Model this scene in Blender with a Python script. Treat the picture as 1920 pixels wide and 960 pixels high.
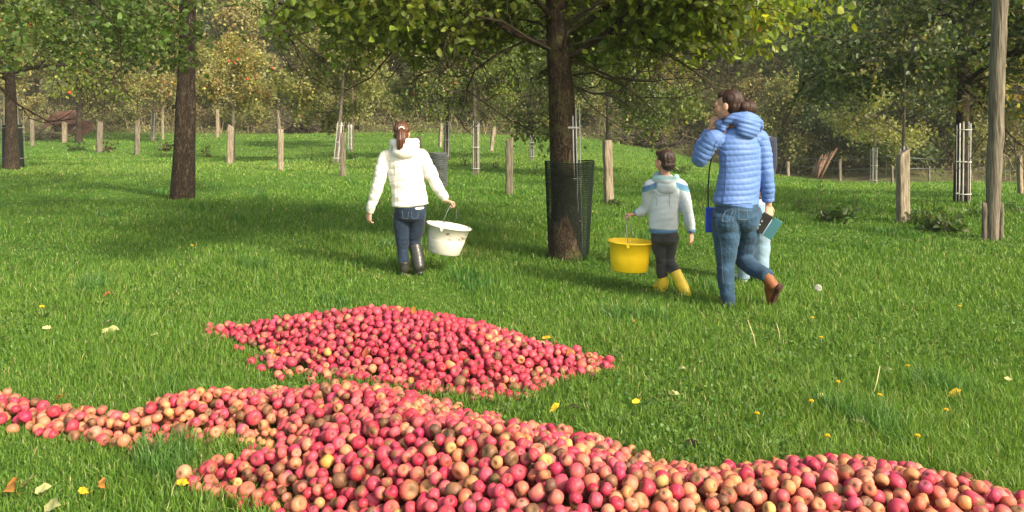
import bpy, math, random
import numpy as np
from mathutils import Vector, Matrix
for o in list(bpy.data.objects): bpy.data.objects.remove(o)
SC = bpy.context.scene
# ------------------------------------------------------------------ camera
FPX, HCAM, YH = 1450.0, 1.42, 230.0
PITCH = 0.0                       # camera level, the frame shifted down
cd = bpy.data.cameras.new('camera'); cam = bpy.data.objects.new('camera', cd); SC.collection.objects.link(cam)
cam.location = (0, 0, HCAM); cam.rotation_euler = (math.pi/2-PITCH, 0, 0)
cd.sensor_width = 36.0; cd.lens = 36.0*FPX/1920.0; cd.shift_y = -(480.0-YH)/1920.0; cd.clip_start = 0.05; cd.clip_end = 2000
SC.camera = cam
# ------------------------------------------------------------------ light
SUN_EL, SUN_AZ = math.radians(36), math.radians(132)      # azimuth clockwise from +Y: right and a little behind the camera
w = bpy.data.worlds.new('World'); SC.world = w; w.use_nodes = True
nt = w.node_tree; bg = nt.nodes['Background']; sky = nt.nodes.new('ShaderNodeTexSky')
sky.sky_type = 'NISHITA'; sky.sun_disc = False; sky.sun_elevation = SUN_EL; sky.sun_rotation = SUN_AZ
sky.air_density = 1.0; sky.dust_density = 3.0; sky.ozone_density = 0.6
wm = nt.nodes.new('ShaderNodeMix'); wm.data_type = 'RGBA'; wm.blend_type = 'MULTIPLY'; wm.inputs[0].default_value = 1.0; wm.inputs[7].default_value = (1.08, 1.0, .84, 1)   # warm tint multiplied into the sky colour for a warmer white balance
nt.links.new(sky.outputs[0], wm.inputs[6]); nt.links.new(wm.outputs[2], bg.inputs[0]); bg.inputs[1].default_value = 0.15
sv = Vector((math.sin(SUN_AZ)*math.cos(SUN_EL), math.cos(SUN_AZ)*math.cos(SUN_EL), math.sin(SUN_EL)))
sl = bpy.data.lights.new('sun', 'SUN'); sl.energy = 2.7; sl.angle = math.radians(5); sl.color = (1.0, 0.90, 0.72)
so = bpy.data.objects.new('sun', sl); SC.collection.objects.link(so); so.rotation_euler = (-sv).to_track_quat('-Z', 'Y').to_euler()
SC.view_settings.view_transform = 'Standard'; SC.view_settings.look = 'None'
SC.view_settings.gamma = 1.0; SC.view_settings.exposure = 1.36; SC.view_settings.use_curve_mapping = False
SC.render.engine = 'CYCLES'
SC.cycles.max_bounces = 5; SC.cycles.diffuse_bounces = 3; SC.cycles.transmission_bounces = 3; SC.cycles.transparent_max_bounces = 4
SC.cycles.caustics_reflective = False; SC.cycles.caustics_refractive = False
# ------------------------------------------------------------------ pixel <-> world
cp, sp = math.cos(PITCH), math.sin(PITCH)
def sstep(t): t = np.clip(t, 0, 1); return t*t*(3-2*t)
def edge_y(x, y):
    u = np.asarray(x)/np.maximum(np.asarray(y), 1.0)
    return np.interp(u, [-.7, -.1, .1, .25, .40, .5, .7], [50, 50, 47, 42, 36, 32, 30])
def T(x, y):
    """terrain height"""
    x = np.asarray(x, float); y = np.asarray(y, float)
    u = x/np.maximum(y, 1.0)
    rt = sstep((u-.05)/.4)
    z = 0.05*np.maximum(0, y-35)*(1-rt) - rt*0.058*np.maximum(0, y-14)
    e = edge_y(x, y)
    z = z + 0.20*np.maximum(0, np.minimum(y-e-1.5, 45))
    z = z + 0.015*np.sin(x*.9+.5)*np.sin(y*.7) + 0.05*np.sin(x*.31+1)*np.sin(y*.23)*sstep((y-12)/10)
    return z
def ray(px, py):
    a = (px-960)/FPX; b = (YH-py)/FPX
    return np.array([a, cp+b*sp, -sp+b*cp])
def W(px, py, d):
    r = ray(px, py); return np.array([0, 0, HCAM]) + r*(d/r[1])
def G(px, py):
    r = ray(px, py); t0 = 0.5; p = np.array([0, 0, HCAM])
    for _ in range(4000):
        q = p + r*t0
        if q[2] <= T(q[0], q[1]): return q
        t0 *= 1.003
        if t0 > 200: break
    return p + r*t0
# ------------------------------------------------------------------ object helpers
def tag(o, label=None, cat=None, group=None, kind=None):
    if label: o['label'] = label
    if cat: o['category'] = cat
    if group: o['group'] = group
    if kind: o['kind'] = kind
    return o
def empty(name, loc, rz=0):
    o = bpy.data.objects.new(name, None); SC.collection.objects.link(o)
    o.location = Vector([float(c) for c in loc]); o.rotation_euler = (0, 0, rz); o.empty_display_size = .1
    return o
def norm(v): v = np.asarray(v, float); return v/(np.linalg.norm(v)+1e-12)
class MB:
    def __init__(s): s.V = []; s.F = {}; s.C = []; s.n = 0
    def add(s, V, faces, col=None):
        V = np.asarray(V, float).reshape(-1, 3)
        for f in faces:
            f = np.asarray(f, np.int64)
            if f.size: s.F.setdefault(f.shape[1], []).append(f+s.n)
        s.V.append(V)
        c = np.ones((len(V), 4)); 
        if col is not None: c[:, :3] = col
        s.C.append(c); s.n += len(V)
    def mesh(s, name, smooth=True):
        V = np.concatenate(s.V) if s.V else np.zeros((0, 3)); C = np.concatenate(s.C) if s.C else np.zeros((0, 4))
        me = bpy.data.meshes.new(name)
        me.vertices.add(len(V)); me.vertices.foreach_set('co', V.astype(np.float32).ravel())
        idx = []; tot = []
        for k, fl in s.F.items():
            f = np.concatenate(fl); idx.append(f.ravel()); tot.append(np.full(len(f), k))
        if idx:
            idx = np.concatenate(idx).astype(np.int32); tot = np.concatenate(tot).astype(np.int32)
            me.loops.add(len(idx)); me.loops.foreach_set('vertex_index', idx)
            me.polygons.add(len(tot)); me.polygons.foreach_set('loop_start', np.concatenate([[0], np.cumsum(tot)[:-1]]).astype(np.int32))
            me.polygons.foreach_set('loop_total', tot)
            me.polygons.foreach_set('use_smooth', np.full(len(tot), smooth))
        a = me.color_attributes.new('col', 'FLOAT_COLOR', 'POINT'); a.data.foreach_set('color', C.astype(np.float32).ravel())
        me.update(calc_edges=True); return me
    def build(s, name, mat, parent=None, origin=None, smooth=True):
        if origin is not None: s.V = [v-np.asarray(origin) for v in s.V]
        me = s.mesh(name, smooth); me.materials.append(mat)
        o = bpy.data.objects.new(name, me); SC.collection.objects.link(o)
        if origin is not None and parent is None: o.location = Vector([float(c) for c in origin])
        if parent is not None: o.parent = parent
        return o
def frames(P, ref=None):
    P = np.asarray(P, float); n = len(P)
    Tn = np.gradient(P, axis=0); Tn /= (np.linalg.norm(Tn, axis=1)[:, None]+1e-12)
    if ref is None:
        a = np.array([1., 0, 0]) if abs(Tn[0][0]) < .8 else np.array([0, 1., 0])
        A = np.zeros((n, 3)); 
        for i in range(n):
            a = a - Tn[i]*a.dot(Tn[i]); a = a/(np.linalg.norm(a)+1e-12); A[i] = a
    else:
        A = np.tile(np.asarray(ref, float), (n, 1)); A -= Tn*(A*Tn).sum(1)[:, None]; A /= (np.linalg.norm(A, axis=1)[:, None]+1e-12)
    return Tn, A, np.cross(Tn, A)
def loft(mb, P, RA, RB=None, ref=None, n=8, dome=0, col=None, cap=True, sq=0):
    P = np.asarray(P, float); RA = np.broadcast_to(np.asarray(RA, float), (len(P),)).copy()
    RB = RA.copy() if RB is None else np.broadcast_to(np.asarray(RB, float), (len(P),)).copy()
    if dome:
        def ends(P, A, B):
            d = norm(P[0]-P[1]); r = min(A[0], B[0])
            Q = []; QA = []; QB = []
            for a in (80, 55, 28):
                a = math.radians(a); Q.append(P[0]+d*r*math.sin(a)*dome); QA.append(A[0]*math.cos(a)); QB.append(B[0]*math.cos(a))
            return np.vstack([Q, P]), np.concatenate([QA, A]), np.concatenate([QB, B])
        P, RA, RB = ends(P, RA, RB); P, RA, RB = ends(P[::-1], RA[::-1], RB[::-1]); P, RA, RB = P[::-1], RA[::-1], RB[::-1]
    Tn, A, B = frames(P, ref); m = len(P)
    t = np.arange(n)*2*math.pi/n; c, s_ = np.cos(t), np.sin(t)
    if sq: c = np.sign(c)*np.abs(c)**(1-sq); s_ = np.sign(s_)*np.abs(s_)**(1-sq)
    V = P[:, None, :] + A[:, None, :]*(RA[:, None]*c)[:, :, None] + B[:, None, :]*(RB[:, None]*s_)[:, :, None]
    i = np.arange(m-1)[:, None]*n; j = np.arange(n)[None, :]; k = (j+1) % n
    F = np.stack([i+j, i+k, i+n+k, i+n+j], -1).reshape(-1, 4)
    V = V.reshape(-1, 3); tris = np.zeros((0, 3), int)
    if cap:
        V = np.vstack([V, P[0], P[-1]]); a = m*n
        jj = np.arange(n); kk = (jj+1) % n
        tris = np.vstack([np.stack([np.full(n, a), kk, jj], -1), np.stack([np.full(n, a+1), (m-1)*n+jj, (m-1)*n+kk], -1)])
    if col is not None and np.ndim(col) == 2 and len(col) == m: 
        col = np.repeat(col, n, 0); col = np.vstack([col, col[:1], col[-1:]]) if cap else col
    mb.add(V, [F, tris], col)
def ellipsoid(mb, c, r, R=None, nu=20, nv=12, col=None):
    th = np.linspace(0, math.pi, nv+1)[1:-1]; ph = np.arange(nu)*2*math.pi/nu
    V = np.stack([np.outer(np.sin(th), np.cos(ph)), np.outer(np.sin(th), np.sin(ph)), np.outer(np.cos(th), np.ones(nu))], -1).reshape(-1, 3)
    V = np.vstack([V, [0, 0, 1], [0, 0, -1]])*np.asarray(r)
    if R is not None: V = V @ np.asarray(R).T
    V = V + np.asarray(c); m = nv-1
    i = np.arange(m-1)[:, None]*nu; j = np.arange(nu)[None, :]; k = (j+1) % nu
    F = np.stack([i+j, i+nu+j, i+nu+k, i+k], -1).reshape(-1, 4); jj = np.arange(nu); kk = (jj+1) % nu; a = m*nu
    mb.add(V, [F, np.vstack([np.stack([np.full(nu, a), jj, kk], -1), np.stack([np.full(nu, a+1), (m-1)*nu+kk, (m-1)*nu+jj], -1)])], col)
def box(mb, c, s, R=None, col=None):
    V = np.array([[x, y, z] for x in (-1, 1) for y in (-1, 1) for z in (-1, 1)])*np.asarray(s)/2
    if R is not None: V = V @ np.asarray(R).T
    mb.add(V+np.asarray(c), [[[0, 1, 3, 2], [4, 6, 7, 5], [0, 4, 5, 1], [2, 3, 7, 6], [0, 2, 6, 4], [1, 5, 7, 3]]], col)
def snoise(P, sc, seed=0, oct=3):
    """cheap smooth noise, about -1..1"""
    r = np.random.default_rng(seed); P = np.asarray(P, float); o = np.zeros(len(P)); amp = 1; tot = 0
    for k in range(oct):
        for _ in range(4):
            v = r.normal(size=P.shape[1])*sc*(2**k); o += amp*np.sin(P@v+r.uniform(0, 6.28)); tot += amp
        amp *= .55
    return o/tot*1.8
# ------------------------------------------------------------------ materials
def newmat(name):
    m = bpy.data.materials.new(name); m.use_nodes = True; t = m.node_tree; return m, t, t.nodes['Principled BSDF']
def N(t, ty, **kw):
    n = t.nodes.new(ty)
    for k, v in kw.items():
        if k in ('scale', 'detail', 'rough', 'dist'):
            nm = {'scale': 'Scale', 'detail': 'Detail', 'rough': 'Roughness', 'dist': 'Distortion'}[k]
            if nm in n.inputs: n.inputs[nm].default_value = v
        else: setattr(n, k, v)
    return n
def L(t, a, b): t.links.new(a, b)
def ramp(t, src, stops):
    r = t.nodes.new('ShaderNodeValToRGB'); e = r.color_ramp.elements
    while len(e) < len(stops): e.new(.5)
    for i, (p, c) in enumerate(stops): e[i].position = p; e[i].color = (*c, 1)
    L(t, src, r.inputs[0]); return r.outputs[0]
def mixc(t, fac, a, b, mode='MIX'):
    m = t.nodes.new('ShaderNodeMix'); m.data_type = 'RGBA'; m.blend_type = mode
    for sck, v in ((m.inputs[0], fac), (m.inputs[6], a), (m.inputs[7], b)):
        if isinstance(v, bpy.types.NodeSocket): L(t, v, sck)
        elif isinstance(v, (int, float)): sck.default_value = v
        else: sck.default_value = (*v, 1)
    return m.outputs[2]
def coord(t): return t.nodes.new('ShaderNodeTexCoord').outputs['Object']
def geo(t): return t.nodes.new('ShaderNodeNewGeometry').outputs['Position']
def bump(t, p, h, s=.3, d=.01):
    b = t.nodes.new('ShaderNodeBump'); b.inputs['Strength'].default_value = s; b.inputs['Distance'].default_value = d
    L(t, h, b.inputs['Height']); L(t, b.outputs[0], p.inputs['Normal'])
def leafmat(name, trans=.35, rough=.45, spec=.3, tint=(1.25, 1.35, .55)):
    m, t, p = newmat(name); a = t.nodes.new('ShaderNodeVertexColor'); a.layer_name = 'col'
    L(t, a.outputs[0], p.inputs['Base Color']); p.inputs['Roughness'].default_value = rough; p.inputs['Specular IOR Level'].default_value = spec
    tr = t.nodes.new('ShaderNodeBsdfTranslucent'); L(t, mixc(t, 1.0, a.outputs[0], tint, 'MULTIPLY'), tr.inputs[0])
    mx = t.nodes.new('ShaderNodeMixShader'); mx.inputs[0].default_value = trans
    L(t, p.outputs[0], mx.inputs[1]); L(t, tr.outputs[0], mx.inputs[2]); L(t, mx.outputs[0], t.nodes['Material Output'].inputs[0]); return m
def colmat(name, base, var=.25, scale=30, rough=.7, spec=.3, bs=.3, bd=.004, bscale=None, stretch=None, attr=False, dark=None):
    m, t, p = newmat(name); co = coord(t)
    if stretch:
        mp = t.nodes.new('ShaderNodeMapping'); mp.inputs['Scale'].default_value = stretch; L(t, co, mp.inputs[0]); co = mp.outputs[0]
    n1 = N(t, 'ShaderNodeTexNoise', scale=scale, detail=5.0, rough=.6); L(t, co, n1.inputs['Vector'])
    lo = tuple(c*(1-var) for c in base); hi = tuple(min(1, c*(1+var)) for c in base)
    c = ramp(t, n1.outputs[0], [(.3, dark or lo), (.7, hi)])
    if attr:
        a = t.nodes.new('ShaderNodeVertexColor'); a.layer_name = 'col'; c = mixc(t, 1.0, a.outputs[0], c, 'MULTIPLY')
    L(t, c, p.inputs['Base Color']); p.inputs['Roughness'].default_value = rough; p.inputs['Specular IOR Level'].default_value = spec
    if bs:
        n2 = N(t, 'ShaderNodeTexNoise', scale=bscale or scale*2, detail=4.0); L(t, co, n2.inputs['Vector']); bump(t, p, n2.outputs[0], bs, bd)
    return m
def barkmat(name, dark, light, scale=9, moss=None):
    m, t, p = newmat(name); co = coord(t)
    mp = t.nodes.new('ShaderNodeMapping'); mp.inputs['Scale'].default_value = (1, 1, .28); L(t, co, mp.inputs[0])
    n1 = N(t, 'ShaderNodeTexNoise', scale=scale*1.6, detail=8.0, rough=.7, dist=1.2); L(t, mp.outputs[0], n1.inputs['Vector'])
    v = N(t, 'ShaderNodeTexVoronoi', scale=scale*2.2, feature='DISTANCE_TO_EDGE'); L(t, mixc(t, .25, mp.outputs[0], n1.outputs[1]), v.inputs['Vector'])
    ma = t.nodes.new('ShaderNodeMath'); ma.operation = 'MULTIPLY'; vr = ramp(t, v.outputs[0], [(.0, (.25,)*3), (.25, (1,)*3)])
    L(t, n1.outputs[0], ma.inputs[0]); L(t, vr, ma.inputs[1])
    c = ramp(t, ma.outputs[0], [(.18, dark), (.62, light)])
    if moss:
        n2 = N(t, 'ShaderNodeTexNoise', scale=3.5, detail=6.0, rough=.7); L(t, co, n2.inputs['Vector'])
        c = mixc(t, ramp(t, n2.outputs[0], [(.52, (0,)*3), (.66, (.75,)*3)]), c, moss)
    L(t, c, p.inputs['Base Color']); p.inputs['Roughness'].default_value = .9; p.inputs['Specular IOR Level'].default_value = .15
    bump(t, p, ma.outputs[0], .9, .03); return m
M = {}
M['grass'] = leafmat('grass_blades', .38, .42, .28, (1.2, 1.25, .5))
M['leaf'] = leafmat('tree_leaves', .45, .42, .35, (1.5, 1.45, .5))
M['leaf_far'] = leafmat('far_leaves', .35, .6, .2, (1.2, 1.2, .6))
M['dry'] = leafmat('dry_leaf', .25, .7, .15, (1.1, 1, .7))
M['bark'] = barkmat('dark_bark', (.018, .013, .010), (.115, .088, .062))
M['bark_c'] = barkmat('mossy_bark', (.020, .015, .011), (.13, .095, .062), 10, (.12, .12, .045))
M['bark_pale'] = barkmat('pale_bark', (.10, .085, .06), (.34, .30, .22), 12)
M['bark_far'] = colmat('far_bark', (.09, .07, .05), .5, 8, .9, .1, 0)
M['twig'] = colmat('twig_bark', (.055, .045, .032), .45, 14, .85, .15, 0)
M['wood'] = colmat('weathered_wood', (.27, .23, .17), .4, 9, .85, .15, .9, .02, 14, (4, 4, .45), dark=(.09, .07, .05))
M['wood_grey'] = colmat('grey_wood', (.17, .15, .115), .4, 9, .88, .15, 1, .02, 14, (4, 4, .35), dark=(.055, .045, .034))
M['metal'] = colmat('galvanised_metal', (.27, .28, .28), .2, 40, .45, .5, 0)
M['white_strip'] = colmat('white_plastic', (.42, .42, .39), .2, 10, .55, .4, 0)
M['net'] = colmat('dark_green_netting', (.010, .019, .014), .2, 30, .6, .3, 0)
M['wire'] = colmat('grey_wire', (.10, .12, .12), .3, 20, .5, .5, 0)
M['fruit'] = colmat('red_fruit', (.55, .045, .02), .3, 20, .35, .5, 0)
# ================================================================== GROUND
def axis(lo, hi, near, s0, g):
    a = [near]; s = s0
    while a[-1] < hi: a.append(a[-1]+s); s *= g
    b = [near]; s = s0
    while b[-1] > lo: b.append(b[-1]-s); s *= g
    return np.array(sorted(set(a+b)))
xs = axis(-420, 420, 0, .35, 1.035); ys = axis(-60, 600, 3, .3, 1.03)
X, Y = np.meshgrid(xs, ys); Z = T(X, Y); mb = MB()
nx, ny = len(xs), len(ys); i, j = np.meshgrid(np.arange(ny-1), np.arange(nx-1), indexing='ij'); b0 = i*nx+j
mb.add(np.stack([X, Y, Z], -1).reshape(-1, 3), [np.stack([b0, b0+1, b0+nx+1, b0+nx], -1).reshape(-1, 4)],
       np.repeat(sstep((Y-edge_y(X, Y)+1.2)/2.4).reshape(-1, 1), 3, 1))
m, t, p = newmat('meadow_ground'); co = geo(t)
n1 = N(t, 'ShaderNodeTexNoise', scale=.55, detail=6.0, rough=.6); L(t, co, n1.inputs['Vector'])
n2 = N(t, 'ShaderNodeTexNoise', scale=28, detail=5.0, rough=.7); L(t, co, n2.inputs['Vector'])
g1 = ramp(t, n1.outputs[0], [(.35, (.06, .13, .02)), (.65, (.11, .19, .035))])
g2 = ramp(t, n2.outputs[0], [(.3, (.45, .5, .4)), (.7, (1.2, 1.2, 1.1))])
gr = mixc(t, 1.0, g1, g2, 'MULTIPLY')
n3 = N(t, 'ShaderNodeTexNoise', scale=1.3, detail=8.0, rough=.75); L(t, co, n3.inputs['Vector'])
li = ramp(t, n3.outputs[0], [(.35, (.06, .05, .028)), (.47, (.11, .09, .05)), (.58, (.10, .13, .04))])
a = t.nodes.new('ShaderNodeVertexColor'); a.layer_name = 'col'
L(t, mixc(t, a.outputs[0], gr, li), p.inputs['Base Color']); p.inputs['Roughness'].default_value = .95; p.inputs['Specular IOR Level'].default_value = .1
bump(t, p, n2.outputs[0], .8, .04)
tag(mb.build('ground', m), kind='structure')

# ================================================================== HEAPS (footprints)
def foot(px): return np.array([G(a, b)[:2] for a, b in px])
FAR_H = foot([(405, 622), (470, 622), (540, 615), (620, 612), (700, 608), (780, 609), (880, 622), (960, 640), (1040, 664), (1095, 676), (1140, 694), (1100, 710), (1020, 722),
              (995, 742), (900, 750), (800, 742), (700, 722), (590, 714), (540, 704), (502, 682), (508, 664), (470, 648), (430, 636)])
NEAR_H = foot([(-160, 744), (-60, 748), (30, 757), (110, 778), (190, 800), (240, 800), (290, 778), (400, 752), (500, 748), (600, 750), (700, 748), (800, 762), (880, 790), (960, 812), (1060, 830), (1150, 858), (1240, 893), (1320, 908),
               (1450, 892), (1560, 885), (1700, 898), (1820, 924), (1960, 962), (2300, 1010), (2300, 1330), (900, 1330), (660, 1100), (560, 990), (500, 946), (420, 932), (366, 925), (362, 906), (400, 890), (470, 880),
               (520, 868), (500, 846), (430, 826), (385, 830), (330, 842), (250, 852), (190, 832), (120, 812), (40, 804), (-60, 800), (-160, 800)])
def sdf(P, poly):
    """inside distance (positive inside)"""
    P = np.asarray(P, float); best = np.full(len(P), 1e9); ins = np.zeros(len(P), bool)
    for a, b in zip(poly, np.roll(poly, -1, 0)):
        e = b-a; q = P-a; s = np.clip(q@e/(e@e+1e-12), 0, 1); d = np.linalg.norm(q-s[:, None]*e, axis=1); best = np.minimum(best, d)
        c = (a[1] > P[:, 1]) != (b[1] > P[:, 1]); xi = a[0]+(P[:, 1]-a[1])/(b[1]-a[1]+1e-12)*e[0]; ins ^= c & (P[:, 0] < xi)
    return np.where(ins, best, -best)
def heap_h(P, poly, hmax, k):
    d = sdf(P, poly); n = snoise(P, 2.2, 5, 3); d = np.where(d > -.03, d+.045*snoise(P, 7, 9, 2), d)
    return np.where(d > 0, hmax*(1-np.exp(-d*k/hmax))*(1+.16*n)+.01, -1), d

# ================================================================== TREES
def leaves(mb, C, size, rng, pal, droop=.3, wid=.36, up=.5, jitter=.22, grad=None):
    n = len(C)
    if n == 0: return
    d = rng.normal(size=(n, 3)); d[:, 2] -= droop; d /= np.linalg.norm(d, axis=1)[:, None]
    nn = rng.normal(size=(n, 3))*.75; nn[:, 2] += up; nn -= d*(nn*d).sum(1)[:, None]; nn /= np.linalg.norm(nn, axis=1)[:, None]+1e-9
    s = np.cross(d, nn); S = (size*rng.uniform(.65, 1.25, n))[:, None]; wv = wid*rng.uniform(.8, 1.2, n)[:, None]
    f = rng.uniform(.05, .5, n)[:, None]; cu = rng.uniform(-.25, .1, n)[:, None]
    b = C; tip = C+d*S+nn*S*cu
    L1 = C+d*S*.32+s*S*wv+nn*S*f*.3; L2 = C+d*S*.72+s*S*wv*.72+nn*S*(f*.2+cu*.5)
    R1 = C+d*S*.32-s*S*wv+nn*S*f*.3; R2 = C+d*S*.72-s*S*wv*.72+nn*S*(f*.2+cu*.5)
    V = np.stack([b, L1, L2, tip, R2, R1], 1).reshape(-1, 3); k = np.arange(n)[:, None]*6
    F = np.vstack([k+np.array([0, 1, 2, 3]), k+np.array([0, 3, 4, 5])])
    cols = np.array([c for c, _ in pal]); pr = np.array([q for _, q in pal], float); pr /= pr.sum()
    # clumps of alike tone plus single odd leaves
    cn = snoise(C, 1.6, int(rng.integers(1e6)), 2)
    u = np.clip(rng.random(n)*.6 + (cn*.5+.5)*.4, 0, .9999); ci = np.searchsorted(np.cumsum(pr), u); ci = np.minimum(ci, len(cols)-1)
    col = cols[ci]*np.exp(rng.normal(0, jitter, (n, 1)))*np.exp(rng.normal(0, .06, (n, 3)))
    mb.add(V, [F], np.clip(np.repeat(col, 6, 0), 0, .9))
def skeleton(rng, base, H, r0, zc, R, top, n1=8, n2=6, n3=5, n4=0, lean=(0, 0), droop=.0, wig=.25, flat=.35, sides=8, limb=.42, trunk=True, zmin=None, az=None):
    """returns trunk MB (with limbs) and array of twig points"""
    mb = MB(); base = np.asarray(base, float)
    K = 14; zs = np.linspace(-.15, 1, K)*H; tt = np.clip(zs/H, 0, 1)
    P = np.stack([base[0]+lean[0]*zs+.05*r0*10*.2*np.sin(tt*5+rng.uniform(0, 6)), base[1]+lean[1]*zs+.02*np.sin(tt*4), base[2]+zs], 1)
    RR = r0*(1-.55*tt)*(1+.24*np.exp(-np.maximum(zs, 0)/(r0*1.4)))
    if trunk:
        loft(mb, P, RR, n=sides*2, cap=True)      # bumpy trunk
        V = mb.V[-1]; ax = np.stack([np.interp(V[:, 2], P[:, 2], P[:, 0]), np.interp(V[:, 2], P[:, 2], P[:, 1])], 1)
        dv = V[:, :2]-ax; q = np.concatenate([dv/(np.linalg.norm(dv, axis=1)[:, None]+1e-6)*.6, V[:, 2:]*.9], 1)
        V[:, :2] = ax+dv*(1+.13*snoise(q, 2.5, int(rng.integers(1e6)), 3))[:, None]
    tw = []
    def br(p, d, Ln, r, lev, nseg):
        pts = [p]; d = norm(d); wv = rng.normal(size=3)
        for k in range(nseg):
            wv = wv*.5+rng.normal(size=3); d = norm(d+wv*wig/nseg*1.6+np.array([0, 0, (-droop if k > nseg*.4 else .02)*2.2/nseg]))
            if zmin is not None:
                zz_ = zmin+.14*math.sin(pts[-1][0]*2.3+pts[-1][1]*1.7)+.30-pts[-1][2]
                if zz_ > 0: d = norm([d[0], d[1], d[2]+zz_*.5])
            pts.append(pts[-1]+d*Ln/nseg)
        pts = np.array(pts); rr = r*np.linspace(1, .35, len(pts)); loft(mb, pts, rr, n=max(3, sides-lev*2), cap=False)
        nc = [n2, n3, n4, 0][lev-1]
        if lev >= 2 or nc == 0: tw.append((pts, lev))
        for c in range(nc):
            s = (c+.8+rng.uniform(-.3, .3))/nc*.85+.12; s = min(s, .99); i = s*(len(pts)-1); i0 = int(i); q = pts[i0]+(pts[min(i0+1, len(pts)-1)]-pts[i0])*(i-i0)
            dd = pts[min(i0+1, len(pts)-1)]-pts[i0]; o = rng.normal(size=3); o -= norm(dd)*o.dot(norm(dd)); o = norm(o); o[2] = o[2]*.6
            br(q, norm(dd)*.62+o*.8, Ln*rng.uniform(.38, .62)*(1.1-.45*s), max(r*.5*(1-.4*s), .004), lev+1, max(3, nseg-1))
    a0 = rng.uniform(0, 6.28)
    for c in range(n1):
        f = c/max(1, n1-1); z = zc+(H-zc)*f**1.1; a = a0+c*2.4+rng.uniform(-.3, .3)
        if az is not None and c < len(az): a = az[c]
        p = np.array([np.interp(z, P[:, 2]-base[2], P[:, 0]), np.interp(z, P[:, 2]-base[2], P[:, 1]), base[2]+z])
        el = flat+(1.2-flat)*f**1.4*.9; d = np.array([math.cos(a)*math.cos(el), math.sin(a)*math.cos(el), math.sin(el)])
        Ln = R*(.85+.2*rng.random())*(1-.35*f)
        br(p, d, Ln, r0*limb*(1-.4*f), 1, 7)
    return mb, tw
def twig_points(tw, rng, n, spread):
    w = np.array([len(p)*(1.0 if lev > 2 else .6)*np.linalg.norm(p[-1]-p[0]) for p, lev in tw]); w /= w.sum()
    k = rng.choice(len(tw), n, p=w); out = np.zeros((n, 3))
    for i in range(n):
        p = tw[k[i]][0]; s = rng.uniform(.15, 1)*(len(p)-1.001); i0 = int(s); out[i] = p[i0]+(p[i0+1]-p[i0])*(s-i0)
    return out+rng.normal(0, spread, (n, 3))
GD, GM, GL, OL, YL, OR, BR = (.042, .075, .020), (.085, .13, .030), (.15, .20, .05), (.225, .235, .085), (.34, .31, .09), (.28, .17, .07), (.165, .13, .065)
PAL = {
 'dark': [((.038, .068, .026), 2), ((.06, .095, .032), 4), ((.10, .135, .05), 3), ((.20, .21, .11), 1.4)],
 'green': [(GD, 1.5), (GM, 4), (GL, 3), (OL, 1.5), (YL, .3)],
 'bright': [(GM, 1.2), (GL, 3.5), ((.20, .25, .035), 4), ((.32, .32, .05), 1), (OR, .05)],
 'olive': [(GM, 2), (OL, 4), ((.17, .17, .05), 3), (YL, .6), (BR, .5)],
 'autumn': [(OL, 5), (YL, .9), ((.24, .20, .08), 3), (OR, .5), (BR, 1), (GM, 1)],
 'brown': [(BR, 2), ((.18, .14, .075), 2), (OL, 3)],
}
def make_tree(name, label, cat, px=None, py=None, loc=None, H=4.5, r0=.15, zc=2.0, R=2.5, n=(9, 6, 5, 0), nleaf=9000, ls=.08, pal='green', bark='bark', seed=1, spread=.09,
              group=None, lean=(0, 0), droop=.25, wig=.5, flat=.3, fruit=0, keep=None, cull_y=None, d=None, leafm='leaf', sides=8, limb=.42, zmin=None, az=None):
    rng = np.random.default_rng(seed)
    if loc is None:
        if d is None: loc = G(px, py)
        else: q = W(px, py, d); loc = np.array([q[0], d, T(q[0], d)])
    loc = np.asarray(loc, float); root = empty(name, loc); tag(root, label, cat, group)
    mb, tw = skeleton(rng, (0, 0, 0), H, r0, zc, R, H, *n, lean=lean, droop=droop, wig=wig, flat=flat, sides=sides, limb=limb, zmin=zmin, az=az)
    mb.build('trunk', M[bark], root)
    if nleaf:
        C = twig_points(tw, rng, nleaf, spread)
        if keep is not None: C = C[keep(C+loc, rng)]
        lb = MB(); leaves(lb, C, ls, rng, PAL[pal] if isinstance(pal, str) else pal); lb.build('crown', M[leafm], root, smooth=False)
    if fruit:
        C = twig_points(tw, rng, fruit*30, spread)
        q = C+loc; o = np.argsort(np.linalg.norm(C[:, :2]+loc[:2], axis=1)+rng.random(len(C))*.8+np.maximum(0, q[:, 2]-4)*2); C = C[o[:fruit*3:3]]
        fm = MB(); ellipsoid(fm, (0, 0, 0), (.045, .045, .042), nu=12, nv=8); me = fm.mesh('apple'); me.materials.append(M['fruit'])
        for c in C:
            a = bpy.data.objects.new('apple', me); SC.collection.objects.link(a); a.parent = root; a.location = Vector(c); a['label'] = 'red apple hanging in the crown'
    return root, tw
def thin(P, rng, zt):      # unseen leaves above the frame thinned out to weaken the crown's shadow
    return rng.random(len(P)) < np.interp(P[:, 2], [zt, zt+.6], [1, .12])
def keep_low(zlo, amp, seed, zt=99, gap=0):
    def k(P, rng):
        z = zlo+amp*snoise(P[:, :2], 1.1, seed, 3); g = snoise(P, 1.7, seed+50, 2) > -1+gap
        return (P[:, 2] > z+rng.normal(0, .08, len(P))) & thin(P, rng, zt) & g
    return k

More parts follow.
